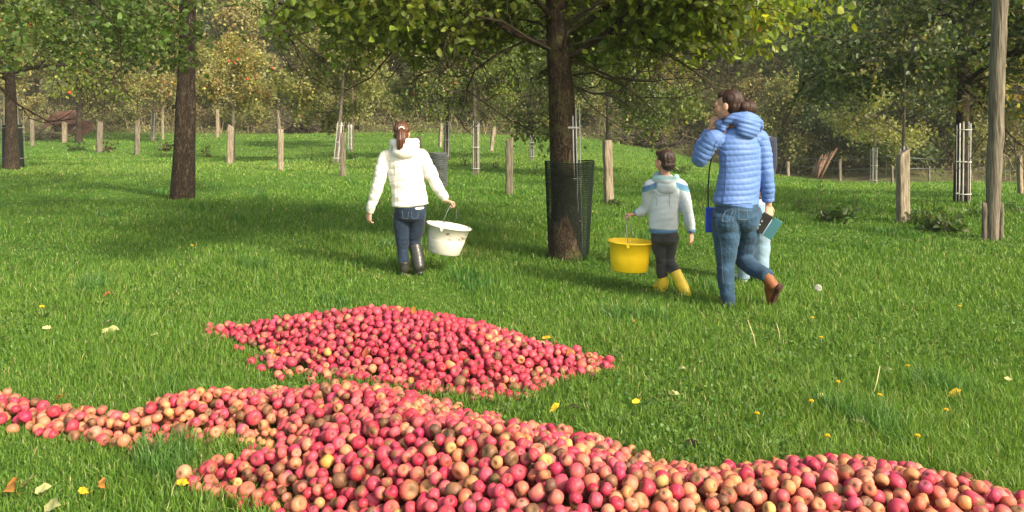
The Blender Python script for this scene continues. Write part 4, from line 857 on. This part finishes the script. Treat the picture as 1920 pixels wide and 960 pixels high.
# ---------------------------------------------------------------- SECOND WOMAN, mostly hidden
R_, J, s, g = person(1418, 527, 'person in brown vest and light blue jeans half hidden behind the woman in blue')
hc = J(1399, 211); fh = norm((-.2, 1, 0)); B = basis(fh)
mb = MB(); head(mb, hc, fh, .95); limb(mb, [J(1405, 245), hc], [.055, .05]); limb(mb, [J(1408, 385), J(1408, 260)], [.13, .13], RB=[.1, .09], ref=(1, 0, 0))
for sx in (-1, 1):
    S_, E_, W_ = J(1408+sx*34, 262), J(1410+sx*40-6*(sx > 0), 318, .05), J(1410+sx*26-10*(sx > 0), 340, .26); limb(mb, [S_, E_, W_], [.045, .036, .026]); hand(mb, W_, (-.2*sx, .9, .1), (0, 0, -1), sx, .9, .6)
    limb(mb, [J(1410+sx*16, 385), J(1410+sx*17, 450), J(1411+sx*18, 515)], [.07, .05, .035])
solid(mb, 'body', M['skin'], R_, .0048, 2)
mb = MB(); ellipsoid(mb, hc+B@np.array([0, -.025, .035]), (.079, .088, .083), B); ellipsoid(mb, hc+B@np.array([0, -.05, -.05]), (.070, .052, .08), B); solid(mb, 'hair', M['hair_w'], R_, .006, 2, lambda co: .003*np.sin(co[:, 0]*300))
mb = MB(); limb(mb, [J(1411, 368), J(1410, 320), J(1409, 275), J(1408, 248)], [.185, .185, .18, .09], RB=[.135, .125, .12, .08], ref=(1, 0, 0), n=24, dome=.3); solid(mb, 'vest', M['brown_v'], R_, .0065, 2, lambda co: .008*np.abs(np.sin(co[:, 2]*60))**.6+wrinkle(co, 4, .004))
for sx in (-1, 1):
    mb = MB(); S_, E_, W_ = J(1408+sx*32, 262), J(1410+sx*38-6*(sx > 0), 318, .05), J(1410+sx*26-10*(sx > 0), 340, .24); limb(mb, [S_, E_, W_], [.075, .058, .045], n=16, dome=.3); solid(mb, 'sleeve', M['navy_c'], R_, .0065, 2, lambda co: wrinkle(co, 5, .007))
mb = MB(); limb(mb, [J(1411, 380), J(1411, 366)], [.172, .175], RB=[.125, .13], ref=(1, 0, 0), n=22, dome=.2); solid(mb, 'shirt_hem', M['white_c'], R_, .0065, 2)
mb = MB(); limb(mb, [J(1411, 378), J(1411, 398)], [.155, .165], RB=[.12, .13], ref=(1, 0, 0), n=22, dome=.4); ks = []
for sx in (-1, 1): ks.append(J(1410+sx*18, 455)); limb(mb, [J(1411+sx*15, 396), J(1410+sx*17, 425), J(1410+sx*18, 458, .01), J(1411+sx*17, 490), J(1411+sx*16, 522)], [.105, .098, .075, .066, .055], n=18, dome=.3)
solid(mb, 'jeans', M['denim_l'], R_, .0065, 2, lambda co: denim_wr(co, ks, 9, .007))
for sx in (-1, 1): a = J(1411+sx*16, 520); boot(R_, a, a+[0, -.04, -.055], a+[.01*sx, .2, -.06], (0, 0, 1), M['white_c'], M['sole'], .95, shaft=a+[0, 0, .02], sr=.045, name='shoe')

# ---------------------------------------------------------------- GIRL in white
R_, J, s, g = person(772, 515, 'girl with a ponytail in a white quilted coat, dark jeans and rubber boots')
hc = J(754, 249); fh = norm((.12, 1, -.12)); B = basis(fh); wax = norm((1, .05, 0)); k_ = .92
LS, LE, LW_ = J(722, 299), J(708, 350, -.02), J(693, 399, .02); RS, RE, RW = J(793, 296), J(816, 343, -.02), J(837, 376, .03)
LH, LK, LA = J(753, 400), J(755, 455, .02), J(758, 503, -.02); RH, RK, RA = J(784, 400), J(777, 450, .06), J(786, 500, -.03)
mb = MB(); head(mb, hc, fh, k_); limb(mb, [J(757, 283), hc], [.045, .043]); limb(mb, [J(768, 390), J(762, 300)], [.11, .11], RB=[.08, .08], ref=wax)
limb(mb, [LS, LE, LW_], [.038, .03, .021]); limb(mb, [RS, RE, RW], [.038, .03, .021]); limb(mb, [LH, LK, LA], [.055, .042, .03]); limb(mb, [RH, RK, RA], [.055, .042, .03]); limb(mb, [LS, J(758, 290), RS], [.04, .05, .04])
hand(mb, LW_, (-.12, .1, -1), (.6, .8, 0), -1, .85, .6); hand(mb, RW, (.75, .35, -.28), (-.1, -.1, -1), -1, .85, 1.15, .9)
solid(mb, 'body', M['skin'], R_, .0042, 2)
mb = MB(); ellipsoid(mb, hc+B@np.array([0, -.022, .030]), np.array((.082, .094, .086))*k_, B); ellipsoid(mb, hc+B@np.array([0, -.035, -.03]), np.array((.076, .072, .06))*k_, B)
limb(mb, [J(753, 243, -.09), J(753, 250, -.13), J(752, 262, -.15), J(750, 276, -.14), J(752, 287, -.125)], [.022, .036, .042, .034, .010], dome=1)
hr = solid(mb, 'hair', M['hair_g'], R_, .005, 2, lambda co: .0035*np.sin(((co-hc)@B)[:, 0]*280+3*snoise(co, 14, 3, 2)))
mb = MB(); t_ = np.linspace(0, 6.2832, 20); c0 = J(753, 242, -.098); loft(mb, np.stack([c0[0]+.023*np.cos(t_), c0[1]+.0*t_-.006, c0[2]+.02*np.sin(t_)], 1), .006, n=6); mb.build('hair_tie', M['white_c'], hr)
tor = [J(769, 384), J(767, 360), J(764, 335), J(761, 310), J(759, 290), J(758, 276)]
mb = MB(); limb(mb, tor, [.175, .165, .165, .175, .155, .07], RB=[.125, .12, .118, .12, .10, .065], ref=wax, n=26, dome=.2)
limb(mb, [J(730, 295), LS, LE, LW_+[0, 0, .01]], [.068, .066, .056, .042], n=18, dome=.3); limb(mb, [J(785, 293), RS, RE, RW+norm(RE-RW)*.02], [.068, .066, .056, .042], n=18, dome=.3)
limb(mb, [J(734, 276, 0), J(738, 268, .07), J(757, 266, .1), J(776, 268, .07), J(780, 276, 0)], [.03, .034, .034, .034, .03])
sg = [(tor[0], tor[-1], .15, 0), (LS, LE, .07, .3), (LE, LW_, .055, .6), (RS, RE, .07, .3), (RE, RW, .055, .6)]
def q_g(co):
    p_, ix = seg_param(co, sg); f = np.abs(np.sin(math.pi*(p_+.018*snoise(co, 7, 5, 2))/.062)); v_ = np.where(ix == 0, np.minimum(1, np.abs(np.abs(co[:, 0]-tor[2][0])-.085)/.012), 1); return .0046*(f**.5)*(.5+.5*v_)-.003+wrinkle(co, 13, .008, 9)
jk = solid(mb, 'coat', M['white_j'], R_, .0055, 1, q_g)
mb = MB(); limb(mb, [J(736, 268, -.02), J(742, 270, -.08), J(758, 278, -.115), J(774, 270, -.08), J(780, 265, -.02)], [.035, .042, .05, .042, .035]); ellipsoid(mb, J(758, 283, -.10), (.115, .062, .075)); ellipsoid(mb, J(758, 268, -.04), (.10, .07, .045))
solid(mb, 'hood', M['white_j'], jk, .0055, 2, lambda co: wrinkle(co, 17, .006, 9))
mb = MB(); limb(mb, [J(771, 387), J(771, 391)], [.135, .135], RB=[.108, .108], ref=wax, n=22, dome=.1); solid(mb, 'shirt_hem', M['white_c'], R_, .006, 1)
mb = MB(); limb(mb, [J(769, 382), J(769, 398), J(769, 408)], [.145, .15, .14], RB=[.112, .118, .11], ref=wax, n=22, dome=.3)
limb(mb, [LH, J(753, 428, .01), LK, J(756, 482), LA], [.080, .074, .058, .052, .047], n=18, dome=.3); limb(mb, [RH, J(781, 426, .03), RK, J(780, 465, .03)], [.080, .074, .058, .052], n=18, dome=.3)
jn = solid(mb, 'jeans', M['denim_g'], R_, .006, 2, lambda co: denim_wr(co, [LK, RK, LA], 21, .007))
M['seam_w'] = colmat('grey_seam', (.42, .41, .37), .2, 40, .8, .2, 0)
for (x0, x1, y0, y1) in ((744, 764, 398, 420), (774, 793, 398, 420)):
    xm = (x0+x1)/2; seam(jn, [J(x0, y0, -.2), J(x0+1, y1-5, -.2), J(xm, y1, -.2), J(x1-1, y1-5, -.2), J(x1, y0, -.2)], 'pocket_stitching', M['thread'], .0018)
seam(jk, [J(728, 290, -.2), J(731, 312, -.2), J(735, 330, -.2)], 'arm_seam', M['seam_w'], .0024); seam(jk, [J(790, 288, -.2), J(792, 310, -.2), J(790, 330, -.2)], 'arm_seam', M['seam_w'], .0024)
boot(R_, LA, LA+[0, -.05, -.055], LA+[-.01, .16, -.06], (0, 0, 1), M['rubber'], M['rubber'], .92, shaft=LA+[0, 0, .06], sr=.058)
boot(R_, RA+[0, 0, -.0], RA+[.012, -.05, -.055], RA+[.0, .15, -.06], (0, 0, 1), M['rubber'], M['rubber'], .95, shaft=J(779, 460, .03), sr=.066)
GIRL_HAND = RW+norm((.75, .35, -.28))*.075+g

# ---------------------------------------------------------------- BOY
R_, J, s, g = person(1262, 548, 'boy in a pale grey and blue hooded jacket, black trousers and yellow rubber boots')
hc = J(1246, 304); fh = norm((-.55, .83, -.05)); B = basis(fh); wax = norm((.97, .24, 0)); k_ = .86
LS, LE, LW_ = J(1218, 352, -.03), J(1213, 388, .04), J(1190, 402, .08); RS, RE, RW = J(1275, 352, .03), J(1288, 398, -.03), J(1296, 438, -.02)
LH, LK, LA = J(1236, 446), J(1240, 484, .04), J(1243, 520, .05); RH, RK, RA = J(1258, 446), J(1254, 488, .05), J(1274, 524, -.06)
mb = MB(); head(mb, hc, fh, k_); limb(mb, [J(1248, 333), hc], [.04, .04]); limb(mb, [J(1245, 440), J(1246, 355)], [.10, .10], RB=[.075, .075], ref=wax)
limb(mb, [LS, LE], [.033, .027]); limb(mb, [LE, LW_], [.027, .019]); limb(mb, [RS, RE, RW], [.033, .027, .019]); limb(mb, [LH, LK, LA], [.05, .038, .028]); limb(mb, [RH, RK], [.05, .038]); limb(mb, [RK, RA], [.038, .028]); limb(mb, [LS, J(1247, 342), RS], [.035, .045, .035])
hand(mb, LW_, (-.75, .3, .0), (0, -.15, -1), 1, .78, 1.15, .9); hand(mb, RW, (.05, .15, -1), (-.7, .7, 0), 1, .80, .5)
solid(mb, 'body', M['skin'], R_, .004, 2)
mb = MB(); ellipsoid(mb, hc+B@np.array([0, -.022, .033]), np.array((.082, .092, .087))*k_*1.03, B); ellipsoid(mb, hc+B@np.array([0, -.045, -.03]), np.array((.070, .060, .055))*k_, B); ellipsoid(mb, hc+B@np.array([0, .04, .075]), np.array((.062, .05, .032))*k_, B)
solid(mb, 'hair', M['hair_b'], R_, .005, 2, lambda co: .006*snoise(co, 45, 4, 2))
tor = [J(1244, 428), J(1245, 405), J(1245, 380), J(1246, 355), J(1247, 340), J(1247, 330)]
mb = MB(); limb(mb, tor, [.128, .135, .133, .132, .115, .06], RB=[.10, .105, .10, .095, .08, .055], ref=wax, n=24, dome=.2)
limb(mb, [J(1227, 350, -.02), LS, LE], [.06, .062, .056], n=16); limb(mb, [LE, J(1202, 397, .06), LW_+norm(LE-LW_)*.02], [.056, .047, .036], n=16, dome=.3); limb(mb, [J(1266, 350, .02), RS, RE, RW+[0, 0, .025]], [.06, .06, .05, .038], n=16, dome=.3)
GRY, BLU, TEA = np.array((.47, .54, .58)), np.array((.08, .18, .34)), np.array((.13, .38, .38))
zsh = LS[2]; 
def c_b(co):
    z = co[:, 2]-zsh+.35*np.abs(co[:, 0]-tor[3][0]); c = np.tile(GRY, (len(co), 1)); a = (z > .045) & (z < .080); c[a] = BLU; a = (z > .028) & (z <= .045) & (co[:, 0] < tor[3][0]+.2); c[a & (co[:, 2] > zsh-.06)] = TEA*.5+BLU*.5
    c[co[:, 2] < zsh-.05] = GRY; return c
jk = solid(mb, 'hoodie', M['grey_h'], R_, .0055, 2, lambda co: wrinkle(co, 23, .009, 8), colf=c_b)
mb = MB(); ellipsoid(mb, J(1250, 350, -.068), (.088, .048, .075), basis(fh*.3+[0, 1, 0])); limb(mb, [J(1226, 340, -.02), J(1232, 336, -.06), J(1250, 340, -.08), J(1266, 336, -.03), J(1268, 332, .03)], [.028, .034, .04, .032, .028]); limb(mb, [J(1228, 336, 0), J(1234, 328, .06), J(1250, 327, .08)], [.025, .028, .025])
solid(mb, 'hood', M['grey_h'], jk, .005, 2, lambda co: wrinkle(co, 27, .005, 12), colf=lambda co: np.where((co[:, 2] > tor[4][2]+.022)[:, None], TEA*.6+GRY*.4, GRY*1.02))
M['seam_g'] = colmat('grey_cotton_seam', (.22, .27, .30), .2, 40, .8, .2, 0)
seam(jk, [J(1225, 340, -.2), J(1227, 360, -.2), J(1224, 385, -.2)], 'arm_seam', M['seam_g'], .0022); seam(jk, [J(1270, 340, -.2), J(1268, 362, -.2), J(1268, 388, -.2)], 'arm_seam', M['seam_g'], .0022); seam(jk, [J(1226, 366, -.2), J(1248, 370, -.2), J(1269, 366, -.2)], 'yoke_seam', M['seam_g'], .002)
mb = MB(); limb(mb, [J(1244, 435), J(1244, 430)], [.122, .126], RB=[.096, .1], ref=wax, n=22, dome=.15); solid(mb, 'hem_band', M['grey_h'], jk, .0055, 2, colf=lambda co: np.tile(BLU, (len(co), 1)))
for a, b, r in ((LW_+norm(LE-LW_)*.012, LW_+norm(LE-LW_)*.035, .034), (RW+[0, 0, .012], RW+[0, 0, .04], .038)):
    mb = MB(); limb(mb, [a, b], [r*.9, r*1.06], dome=.2); solid(mb, 'cuff', M['grey_h'], jk, .005, 1, colf=lambda co: np.tile(BLU, (len(co), 1)))
mb = MB(); limb(mb, [J(1246, 434), J(1246, 450)], [.112, .118], RB=[.092, .096], ref=wax, n=20, dome=.4)
limb(mb, [LH+[0, 0, .01], J(1237, 466, .03), LK, LA], [.072, .068, .054, .046], n=16, dome=.3); limb(mb, [RH+[0, 0, .01], J(1255, 468, .04), RK], [.072, .068, .056], n=16); limb(mb, [RK, RK+(RA-RK)*.72], [.056, .043], n=16, dome=.3)
solid(mb, 'trousers', M['black_p'], R_, .0055, 2, lambda co: denim_wr(co, [LK, RK], 25, .008))
b1 = J(1243, 516, .05); boot(R_, b1+[0, 0, -.09], b1+[0, -.045, -.138], b1+[-.05, .12, -.148], (0, 0, 1), M['yellow_r'], M['yellow_r'], .82, shaft=b1+[0, 0, .035], sr=.060, name='rubber_boot')
b2 = J(1270, 517, -.04); e2 = J(1285, 546, -.12); boot(R_, e2+[0, .03, .0], e2+[.02, -.035, -.02], e2+[.035, .05, -.16], (-.3, .9, .35), M['yellow_r'], M['yellow_r'], .82, shaft=b2+[-.015, .01, .035], sr=.060, name='rubber_boot')
BOY_HAND = LW_+norm((-.75, .3, 0))*.07+g

# ================================================================== BUCKETS
def bucket(px, py, d, rt, rb_, h, lab, mat, handm, tilt, hand_p, taper_sq=0, ripple=0, aspect=.9):
    c = W(px, py, d); R_ = empty('bucket', c); tag(R_, lab, 'bucket')
    ct, st = math.cos(tilt), math.sin(tilt); Rm = np.array([[ct, 0, st], [0, 1, 0], [-st, 0, ct]])
    prof = [(0, 0), (rb_*.9, 0), (rb_, .012), (rb_+(rt-rb_)*.5, h*.5), (rt, h-.012), (rt+.014, h-.010), (rt+.016, h), (rt+.010, h+.005), (rt-.002, h), (rb_+(rt-rb_)*.5-.005, h*.5), (rb_-.008, .014), (0, .012)]
    n = 64; t_ = np.arange(n)*2*math.pi/n; mb = MB(); V = []
    for r, z in prof: V.append(np.stack([r*np.cos(t_), aspect*r*np.sin(t_), z-h/2+0*t_], 1))
    V = np.concatenate(V)@Rm.T; m_ = len(prof); i = np.arange(m_-1)[:, None]*n; j = np.arange(n)[None, :]; k = (j+1) % n
    mb.add(V, [np.stack([i+j, i+k, i+n+k, i+n+j], -1).reshape(-1, 4)]); mb.build('bucket_shell', M[mat], R_)
    a = Rm@np.array([-.25*rt, -aspect*rt*.99, h/2]); b = Rm@np.array([.25*rt, aspect*rt*.99, h/2]); tp = np.asarray(hand_p)-c
    P = []
    for u in np.linspace(0, 1, 21):
        q = a*(1-u)+b*u; f = math.sin(math.pi*u)**.6; mid = tp; base = a*(1-u)+b*u; cen = (a+b)/2; P.append(base+(tp-cen)*f)
    mb = MB(); loft(mb, np.array(P), .0035, n=6); mb.build('handle', M[handm], R_)
    for q in (a, b): mb = MB(); ellipsoid(mb, q-Rm@np.array([0, 0, .02]), (.016, .010, .024), Rm, 10, 8); mb.build('handle_lug', M[mat], R_)
    return R_
gd = G(772, 515)[1]; bd = G(1262, 548)[1]
bucket(837, 449, gd+.10, 0.202, .148, .268, 'white plastic bucket with dirty specks hanging tilted from the girl hand', 'wh_pl', 'wire', .17, GIRL_HAND)
bucket(1181, 480, bd+.09, .182, .155, .255, 'bright yellow plastic bucket hanging from the boy hand', 'yel_pl', 'metal', .04, BOY_HAND)

# ================================================================== SMALL THINGS ON THE GRASS
LF = [(518, 657, .09, 'y', 'yellow leaf at the left tip of the far apple heap'), (1024, 634, .07, 'y', 'curled yellow leaf on the ridge of the far apple heap'), (1040, 764, .075, 'y', 'yellow leaf standing behind the near heap ridge'),
 (1192, 753, .065, 'y', 'yellow leaf in the grass right of both heaps'), (1190, 601, .07, 'o', 'small tan leaf in the grass below the yellow bucket'), (1275, 692, .08, 'p', 'pale leaf in the grass right of the far heap tip'), (1263, 738, .08, 'p', 'pale green leaf above the near heap slope'),
 (1790, 737, .09, 'y', 'crumpled orange yellow leaf at the right side of the meadow'), (200, 552, .08, 'r', 'reddish brown leaf in the grass at the left'), (206, 620, .13, 'p', 'long pale leaf in the grass at the left'), (200, 606, .10, 'p', 'pale leaf just behind the long pale one'), (290, 628, .08, 'p', 'pale leaf left of the far heap'),
 (112, 745, .09, 'o', 'orange leaf at the foot of the left ridge'), (22, 912, .13, 'o', 'orange brown leaf in the lower left corner'), (52, 903, .11, 'p', 'pale leaf beside the orange one in the lower left corner'), (80, 917, .08, 'p', 'small pale leaf near the lower left corner'), (192, 907, .08, 'o', 'brown leaf in the grass at the lower left'),
 (156, 921, .06, 'y', 'small yellow leaf at the lower left'), (98, 948, .11, 'p', 'dull leaf at the bottom left edge'), (716, 454, .08, 'p', 'pale leaf in the grass left of the girl boots'), (1662, 693, .08, 'p', 'pale leaf at the right side beside a dry stalk'), (1298, 830, .08, 'd', 'dark shrivelled leaf above the near heap'), (1075, 763, .06, 'd', 'dark twisted leaf beside the near heap ridge'),
 (342, 905, .06, 'y', 'small yellow leaf left of the near heap'), (1610, 790, .08, 'p', 'dull pale leaf among the dandelions'), (1890, 712, .08, 'p', 'pale leaf at the right edge of the meadow'), (1538, 742, .07, 'p', 'pale leaf beside the dandelions'), (88, 615, .07, 'p', 'faint pale leaf at the far left of the meadow')]
LC = {'y': (.72, .45, .03), 'o': (.50, .22, .05), 'p': (.42, .42, .18), 'r': (.38, .10, .05), 'd': (.04, .025, .018)}
for k, (px, py, sz, c, lab) in enumerate(LF):
    q = G(px, py); rg = np.random.default_rng(900+k); mb = MB(); z_ = .042; sz *= .72 if px > 1000 else .82
    if 'heap' in lab and ('ridge of' in lab or 'tip of' in lab): z_ = .16 if 'ridge' in lab else .07
    na, nr = 14, 4; V = []; th = np.arange(na)*2*math.pi/na
    for ir in range(nr+1):
        f = ir/nr; rad = f*(1+.12*np.cos(th*rg.integers(5, 8)))*(1-.25*np.abs(np.sin(th))); x = rad*np.cos(th); y = rad*np.sin(th)*.72; V.append(np.stack([x, y, .5*(y**2)+.25*np.sin(x*2.2)+.07*rg.normal(size=na)*f], 1))
    V = np.concatenate(V)*sz*.5; i = np.arange(nr)[:, None]*na; j = np.arange(na)[None, :]; kk = (j+1) % na; F = np.stack([i+j, i+kk, i+na+kk, i+na+j], -1).reshape(-1, 4)
    col = np.array(LC[c])*(1+.25*snoise(V, 60, k, 2))[:, None]; mb.add(V, [F], np.clip(col, 0, .9)); loft(mb, [(sz*.45, 0, 0), (sz*.8, .01, .01)], .0015, n=4, col=np.array(LC[c])*.6)
    o = mb.build('fallen_leaf', M['dry']); o.location = (q[0]*(1-z_/HCAM), q[1]*(1-z_/HCAM), float(T(q[0], q[1]))+z_); o.rotation_euler = (rg.uniform(.2, .8), rg.uniform(-.4, .4), rg.uniform(-1, 1)); tag(o, lab, 'leaf', 'fallen leaves on the grass')
vz = np.argsort(-vis)[:900]; rgl = np.random.default_rng(66)
for k, i_ in enumerate(rgl.choice(vz, 26, replace=False)):
    x_, y_, z_, r_a = AP[i_][:4]; mb = MB(); c = np.array(LC[['p', 'p', 'o', 'd', 'y', 'r'][k % 6]])*.8
    leaves(mb, np.array([[0, 0, 0.]]), .055, rgl, [(tuple(c), 1)], up=1.5, droop=-.2, wid=.3, jitter=.1)
    o = mb.build('withered_leaf', M['dry'], smooth=False); o.location = (x_+rgl.normal()*.01, y_-.01, z_+r_a*.95); tag(o, 'withered leaf lying on top of the apples', 'leaf', 'withered leaves among the apples')
M['petal'] = colmat('yellow_petals', (.80, .50, .015), .1, 60, .6, .2, 0); M['stalk'] = colmat('green_stalk', (.12, .17, .05), .2, 30, .6, .2, 0); M['fluff'] = colmat('seed_fluff', (.62, .62, .58), .1, 60, .8, .1, 0); M['straw'] = colmat('dry_straw', (.52, .46, .22), .2, 20, .7, .2, 0)
def flower(px, py, h, r, lab, grp='dandelions in the meadow', one=False):
    q = G(px, py+h*.6*sc_at(G(px, py))); R_ = empty('dandelion', q); tag(R_, lab, 'flower', grp); mb = MB(); loft(mb, [(0, 0, 0), (.005, 0, h*.5), (0, 0, h)], .0025, n=5); mb.build('stalk', M['stalk'], R_)
    mb = MB(); rg = np.random.default_rng(int(px))
    for k in range(26):
        a = k*2.4; el = .15+.9*(k/26); dd = np.array([math.cos(a)*math.cos(el), math.sin(a)*math.cos(el), math.sin(el)]); b = np.array([0, 0, h]); loft(mb, [b, b+dd*r*.6, b+dd*r+[0, 0, -r*.1]], [r*.12, r*.14, r*.05], [r*.04]*3, ref=(0, 0, 1), n=4)
    mb.build('petals', M['petal'], R_)
for k, (px, py) in enumerate([(1523, 606), (1539, 644), (1571, 730), (1521, 767), (1649, 755), (1551, 834), (1720, 834), (1774, 784), (1799, 584), (1702, 699), (1419, 791)]):
    flower(px, py, .085, .014, 'small yellow dandelion flower in the grass at the right of the heaps')
flower(78, 587, .10, .019, 'single yellow dandelion flower in the grass at the left', None); flower(360, 468, .10, .017, 'yellow dandelion flower in the shaded grass below the thick dark trunk', None)
q = G(1534, 572); R_ = empty('dandelion_clock', q); tag(R_, 'round white dandelion seed head right of the woman boot', 'seed head'); mb = MB(); loft(mb, [(0, 0, 0), (.004, 0, .07), (0, 0, .125)], .0025, n=5); mb.build('stalk', M['stalk'], R_)
mb = MB(); rg = np.random.default_rng(3)
for k in range(170):
    dd = norm(rg.normal(size=3)); b = np.array([0, 0, .135]); loft(mb, [b+dd*.005, b+dd*.024], .0006, n=3, cap=False); ellipsoid(mb, b+dd*.025, (.0032, .0032, .0018), nu=5, nv=3)
mb.build('seed_ball', M['fluff'], R_)
for k, (xa, ya, xb, yb, lab) in enumerate([(1420, 660, 1402, 600, 'pale dry stalk leaning left below the woman boot'), (1463, 645, 1456, 606, 'short pale dry stalk right of the leaning one'), (1632, 752, 1650, 686, 'tall pale dry stalk leaning right among the dandelions'),
                                           (312, 338, 284, 322, 'fallen pale stick')][:3]):
    q = G(xa, ya); e = W(xb, yb, q[1])-q; mb = MB(); loft(mb, [(0, 0, -.01), e*.5+[.006, 0, 0], e], [.0032, .0028, .002], n=5); o = mb.build('dry_stalk', M['straw']); o.location = Vector(q); tag(o, lab, 'stalk', 'dry stalks in the meadow')

# ================================================================== GRASS
def blades(mb, P, h, w, rg, col, lean=.45):
    n = len(P); a = rg.uniform(0, 2*math.pi, n); fa = a+rg.normal(0, .9, n)+math.pi/2
    sd = np.stack([np.cos(fa), np.sin(fa), 0*a], 1); ld = np.stack([np.cos(a), np.sin(a), 0*a], 1); le = (np.abs(rg.normal(0, lean, n))+.1)[:, None]; H = h[:, None]; Wd = w[:, None]; up = np.array([0, 0, 1.])
    m1 = P+up*H*.55+ld*H*le*.35; tp = P+up*H*(1-.25*le)+ld*H*le
    V = np.stack([P-sd*Wd*.5, P+sd*Wd*.5, m1+sd*Wd*.42, m1-sd*Wd*.42, tp], 1).reshape(-1, 3); k = np.arange(n)[:, None]*5
    cc = np.repeat(col, 5, 0); mb.add(V, [k+np.array([0, 1, 2, 3]), k+np.array([3, 2, 4])], np.clip(cc, 0, .8))
rg = np.random.default_rng(2024)
def sample(d0, d1, n, pw=1.0):
    """points in the view wedge, density falling with distance"""
    u = rg.random(n); e = 2-pw; y = (d0**e+(d1**e-d0**e)*u)**(1/e) if abs(e) > 1e-6 else d0*(d1/d0)**u
    x = rg.uniform(-1, 1, n)*(y*.70+.6); return np.stack([x, y], 1)
P = np.vstack([sample(1.9, 6, 230000, 1.2), sample(6, 16, 190000, 1.8), sample(16, 52, 150000, 1.7)])
x, y = P[:, 0], P[:, 1]; ok = y < edge_y(x, y)+rg.normal(0, 1.0, len(x)); P = P[ok]
nr_ = P[:, 1] < 7.5; dA = np.full(len(P), -9.); dA[nr_] = np.maximum(sdf(P[nr_], FAR_H), sdf(P[nr_], NEAR_H)); keep = (dA < .03) | (rg.random(len(P)) < .10*np.exp(-np.maximum(dA, 0)/.05)); P = P[keep]; dA = dA[keep]
x, y = P[:, 0], P[:, 1]; n = len(P)
pn = snoise(P, .9, 31, 3); p2 = snoise(P, 3.6, 32, 3); p3 = snoise(P*np.array([1, .6]), .28, 33, 2)
h = (.060+.032*pn+.026*p2)*rg.uniform(.55, 1.5, n)*np.where(y > 12, .9, 1); tuft = (p2 > .75) | (pn > .95); h = np.where(tuft, h*1.35, h); h = np.clip(h, .022, .17); h[(dA > -.05)] *= .8
w_ = .0042*np.maximum(1, y/4.2)*rg.uniform(.7, 1.4, n)
cA, cB, cC, cD = np.array((.064, .158, .022)), np.array((.128, .238, .034)), np.array((.225, .31, .07)), np.array((.36, .33, .15))
u = np.clip(.45+.28*p3+.14*pn+rg.normal(0, .22, n), 0, 1)[:, None]; col = np.where(u < .5, cA+(cB-cA)*u*2, cB+(cC-cB)*(u-.5)*2); dry = (rg.random(n) < .03+.05*(p2 < -.7))[:, None]; col = np.where(dry, cD, col)
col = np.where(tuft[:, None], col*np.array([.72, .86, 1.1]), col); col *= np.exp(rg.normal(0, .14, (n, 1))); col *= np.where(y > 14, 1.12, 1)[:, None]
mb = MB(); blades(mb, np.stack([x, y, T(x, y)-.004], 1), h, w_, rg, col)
tag(mb.build('grass', M['grass'], smooth=False), 'green meadow grass around the heaps', 'grass', kind='stuff')
tag(hz := (lambda mb_: (box(mb_, (0, 60, 16), (340, 200, 46)), mb_.build('haze', newmat('haze_air')[0], smooth=False))[1])(MB()), 'thin warm autumn haze filling the air over the meadow', 'haze', kind='stuff')
ht = hz.data.materials[0].node_tree; ht.nodes.remove(ht.nodes['Principled BSDF']); pv = ht.nodes.new('ShaderNodeVolumePrincipled'); pv.inputs['Color'].default_value = (.95, .93, .86, 1); pv.inputs['Density'].default_value = .0007
ht.links.new(pv.outputs[0], ht.nodes['Material Output'].inputs['Volume'])
# clover and small broad leaves
mb = MB(); P = sample(1.9, 12, 60000, 1.4); c = snoise(P, 1.3, 41, 3); P = P[(c > .15)]; nr_ = np.maximum(sdf(P, FAR_H), sdf(P, NEAR_H)) < .02; P = P[nr_]
C = np.stack([P[:, 0], P[:, 1], T(P[:, 0], P[:, 1])+rg.uniform(.008, .05, len(P))], 1); leaves(mb, C, .020, rg, [((.05, .12, .02), 3), ((.09, .17, .035), 3), ((.13, .2, .05), 1)], up=1.6, wid=.45, droop=0)
tag(mb.build('clover', M['grass'], smooth=False), 'small round leaved clover and weeds low in the grass', 'clover', kind='stuff')
for o in bpy.data.objects:
    if o.type == 'MESH' and 'col' in o.data.color_attributes: pass
print('DONE objects', len(bpy.data.objects))
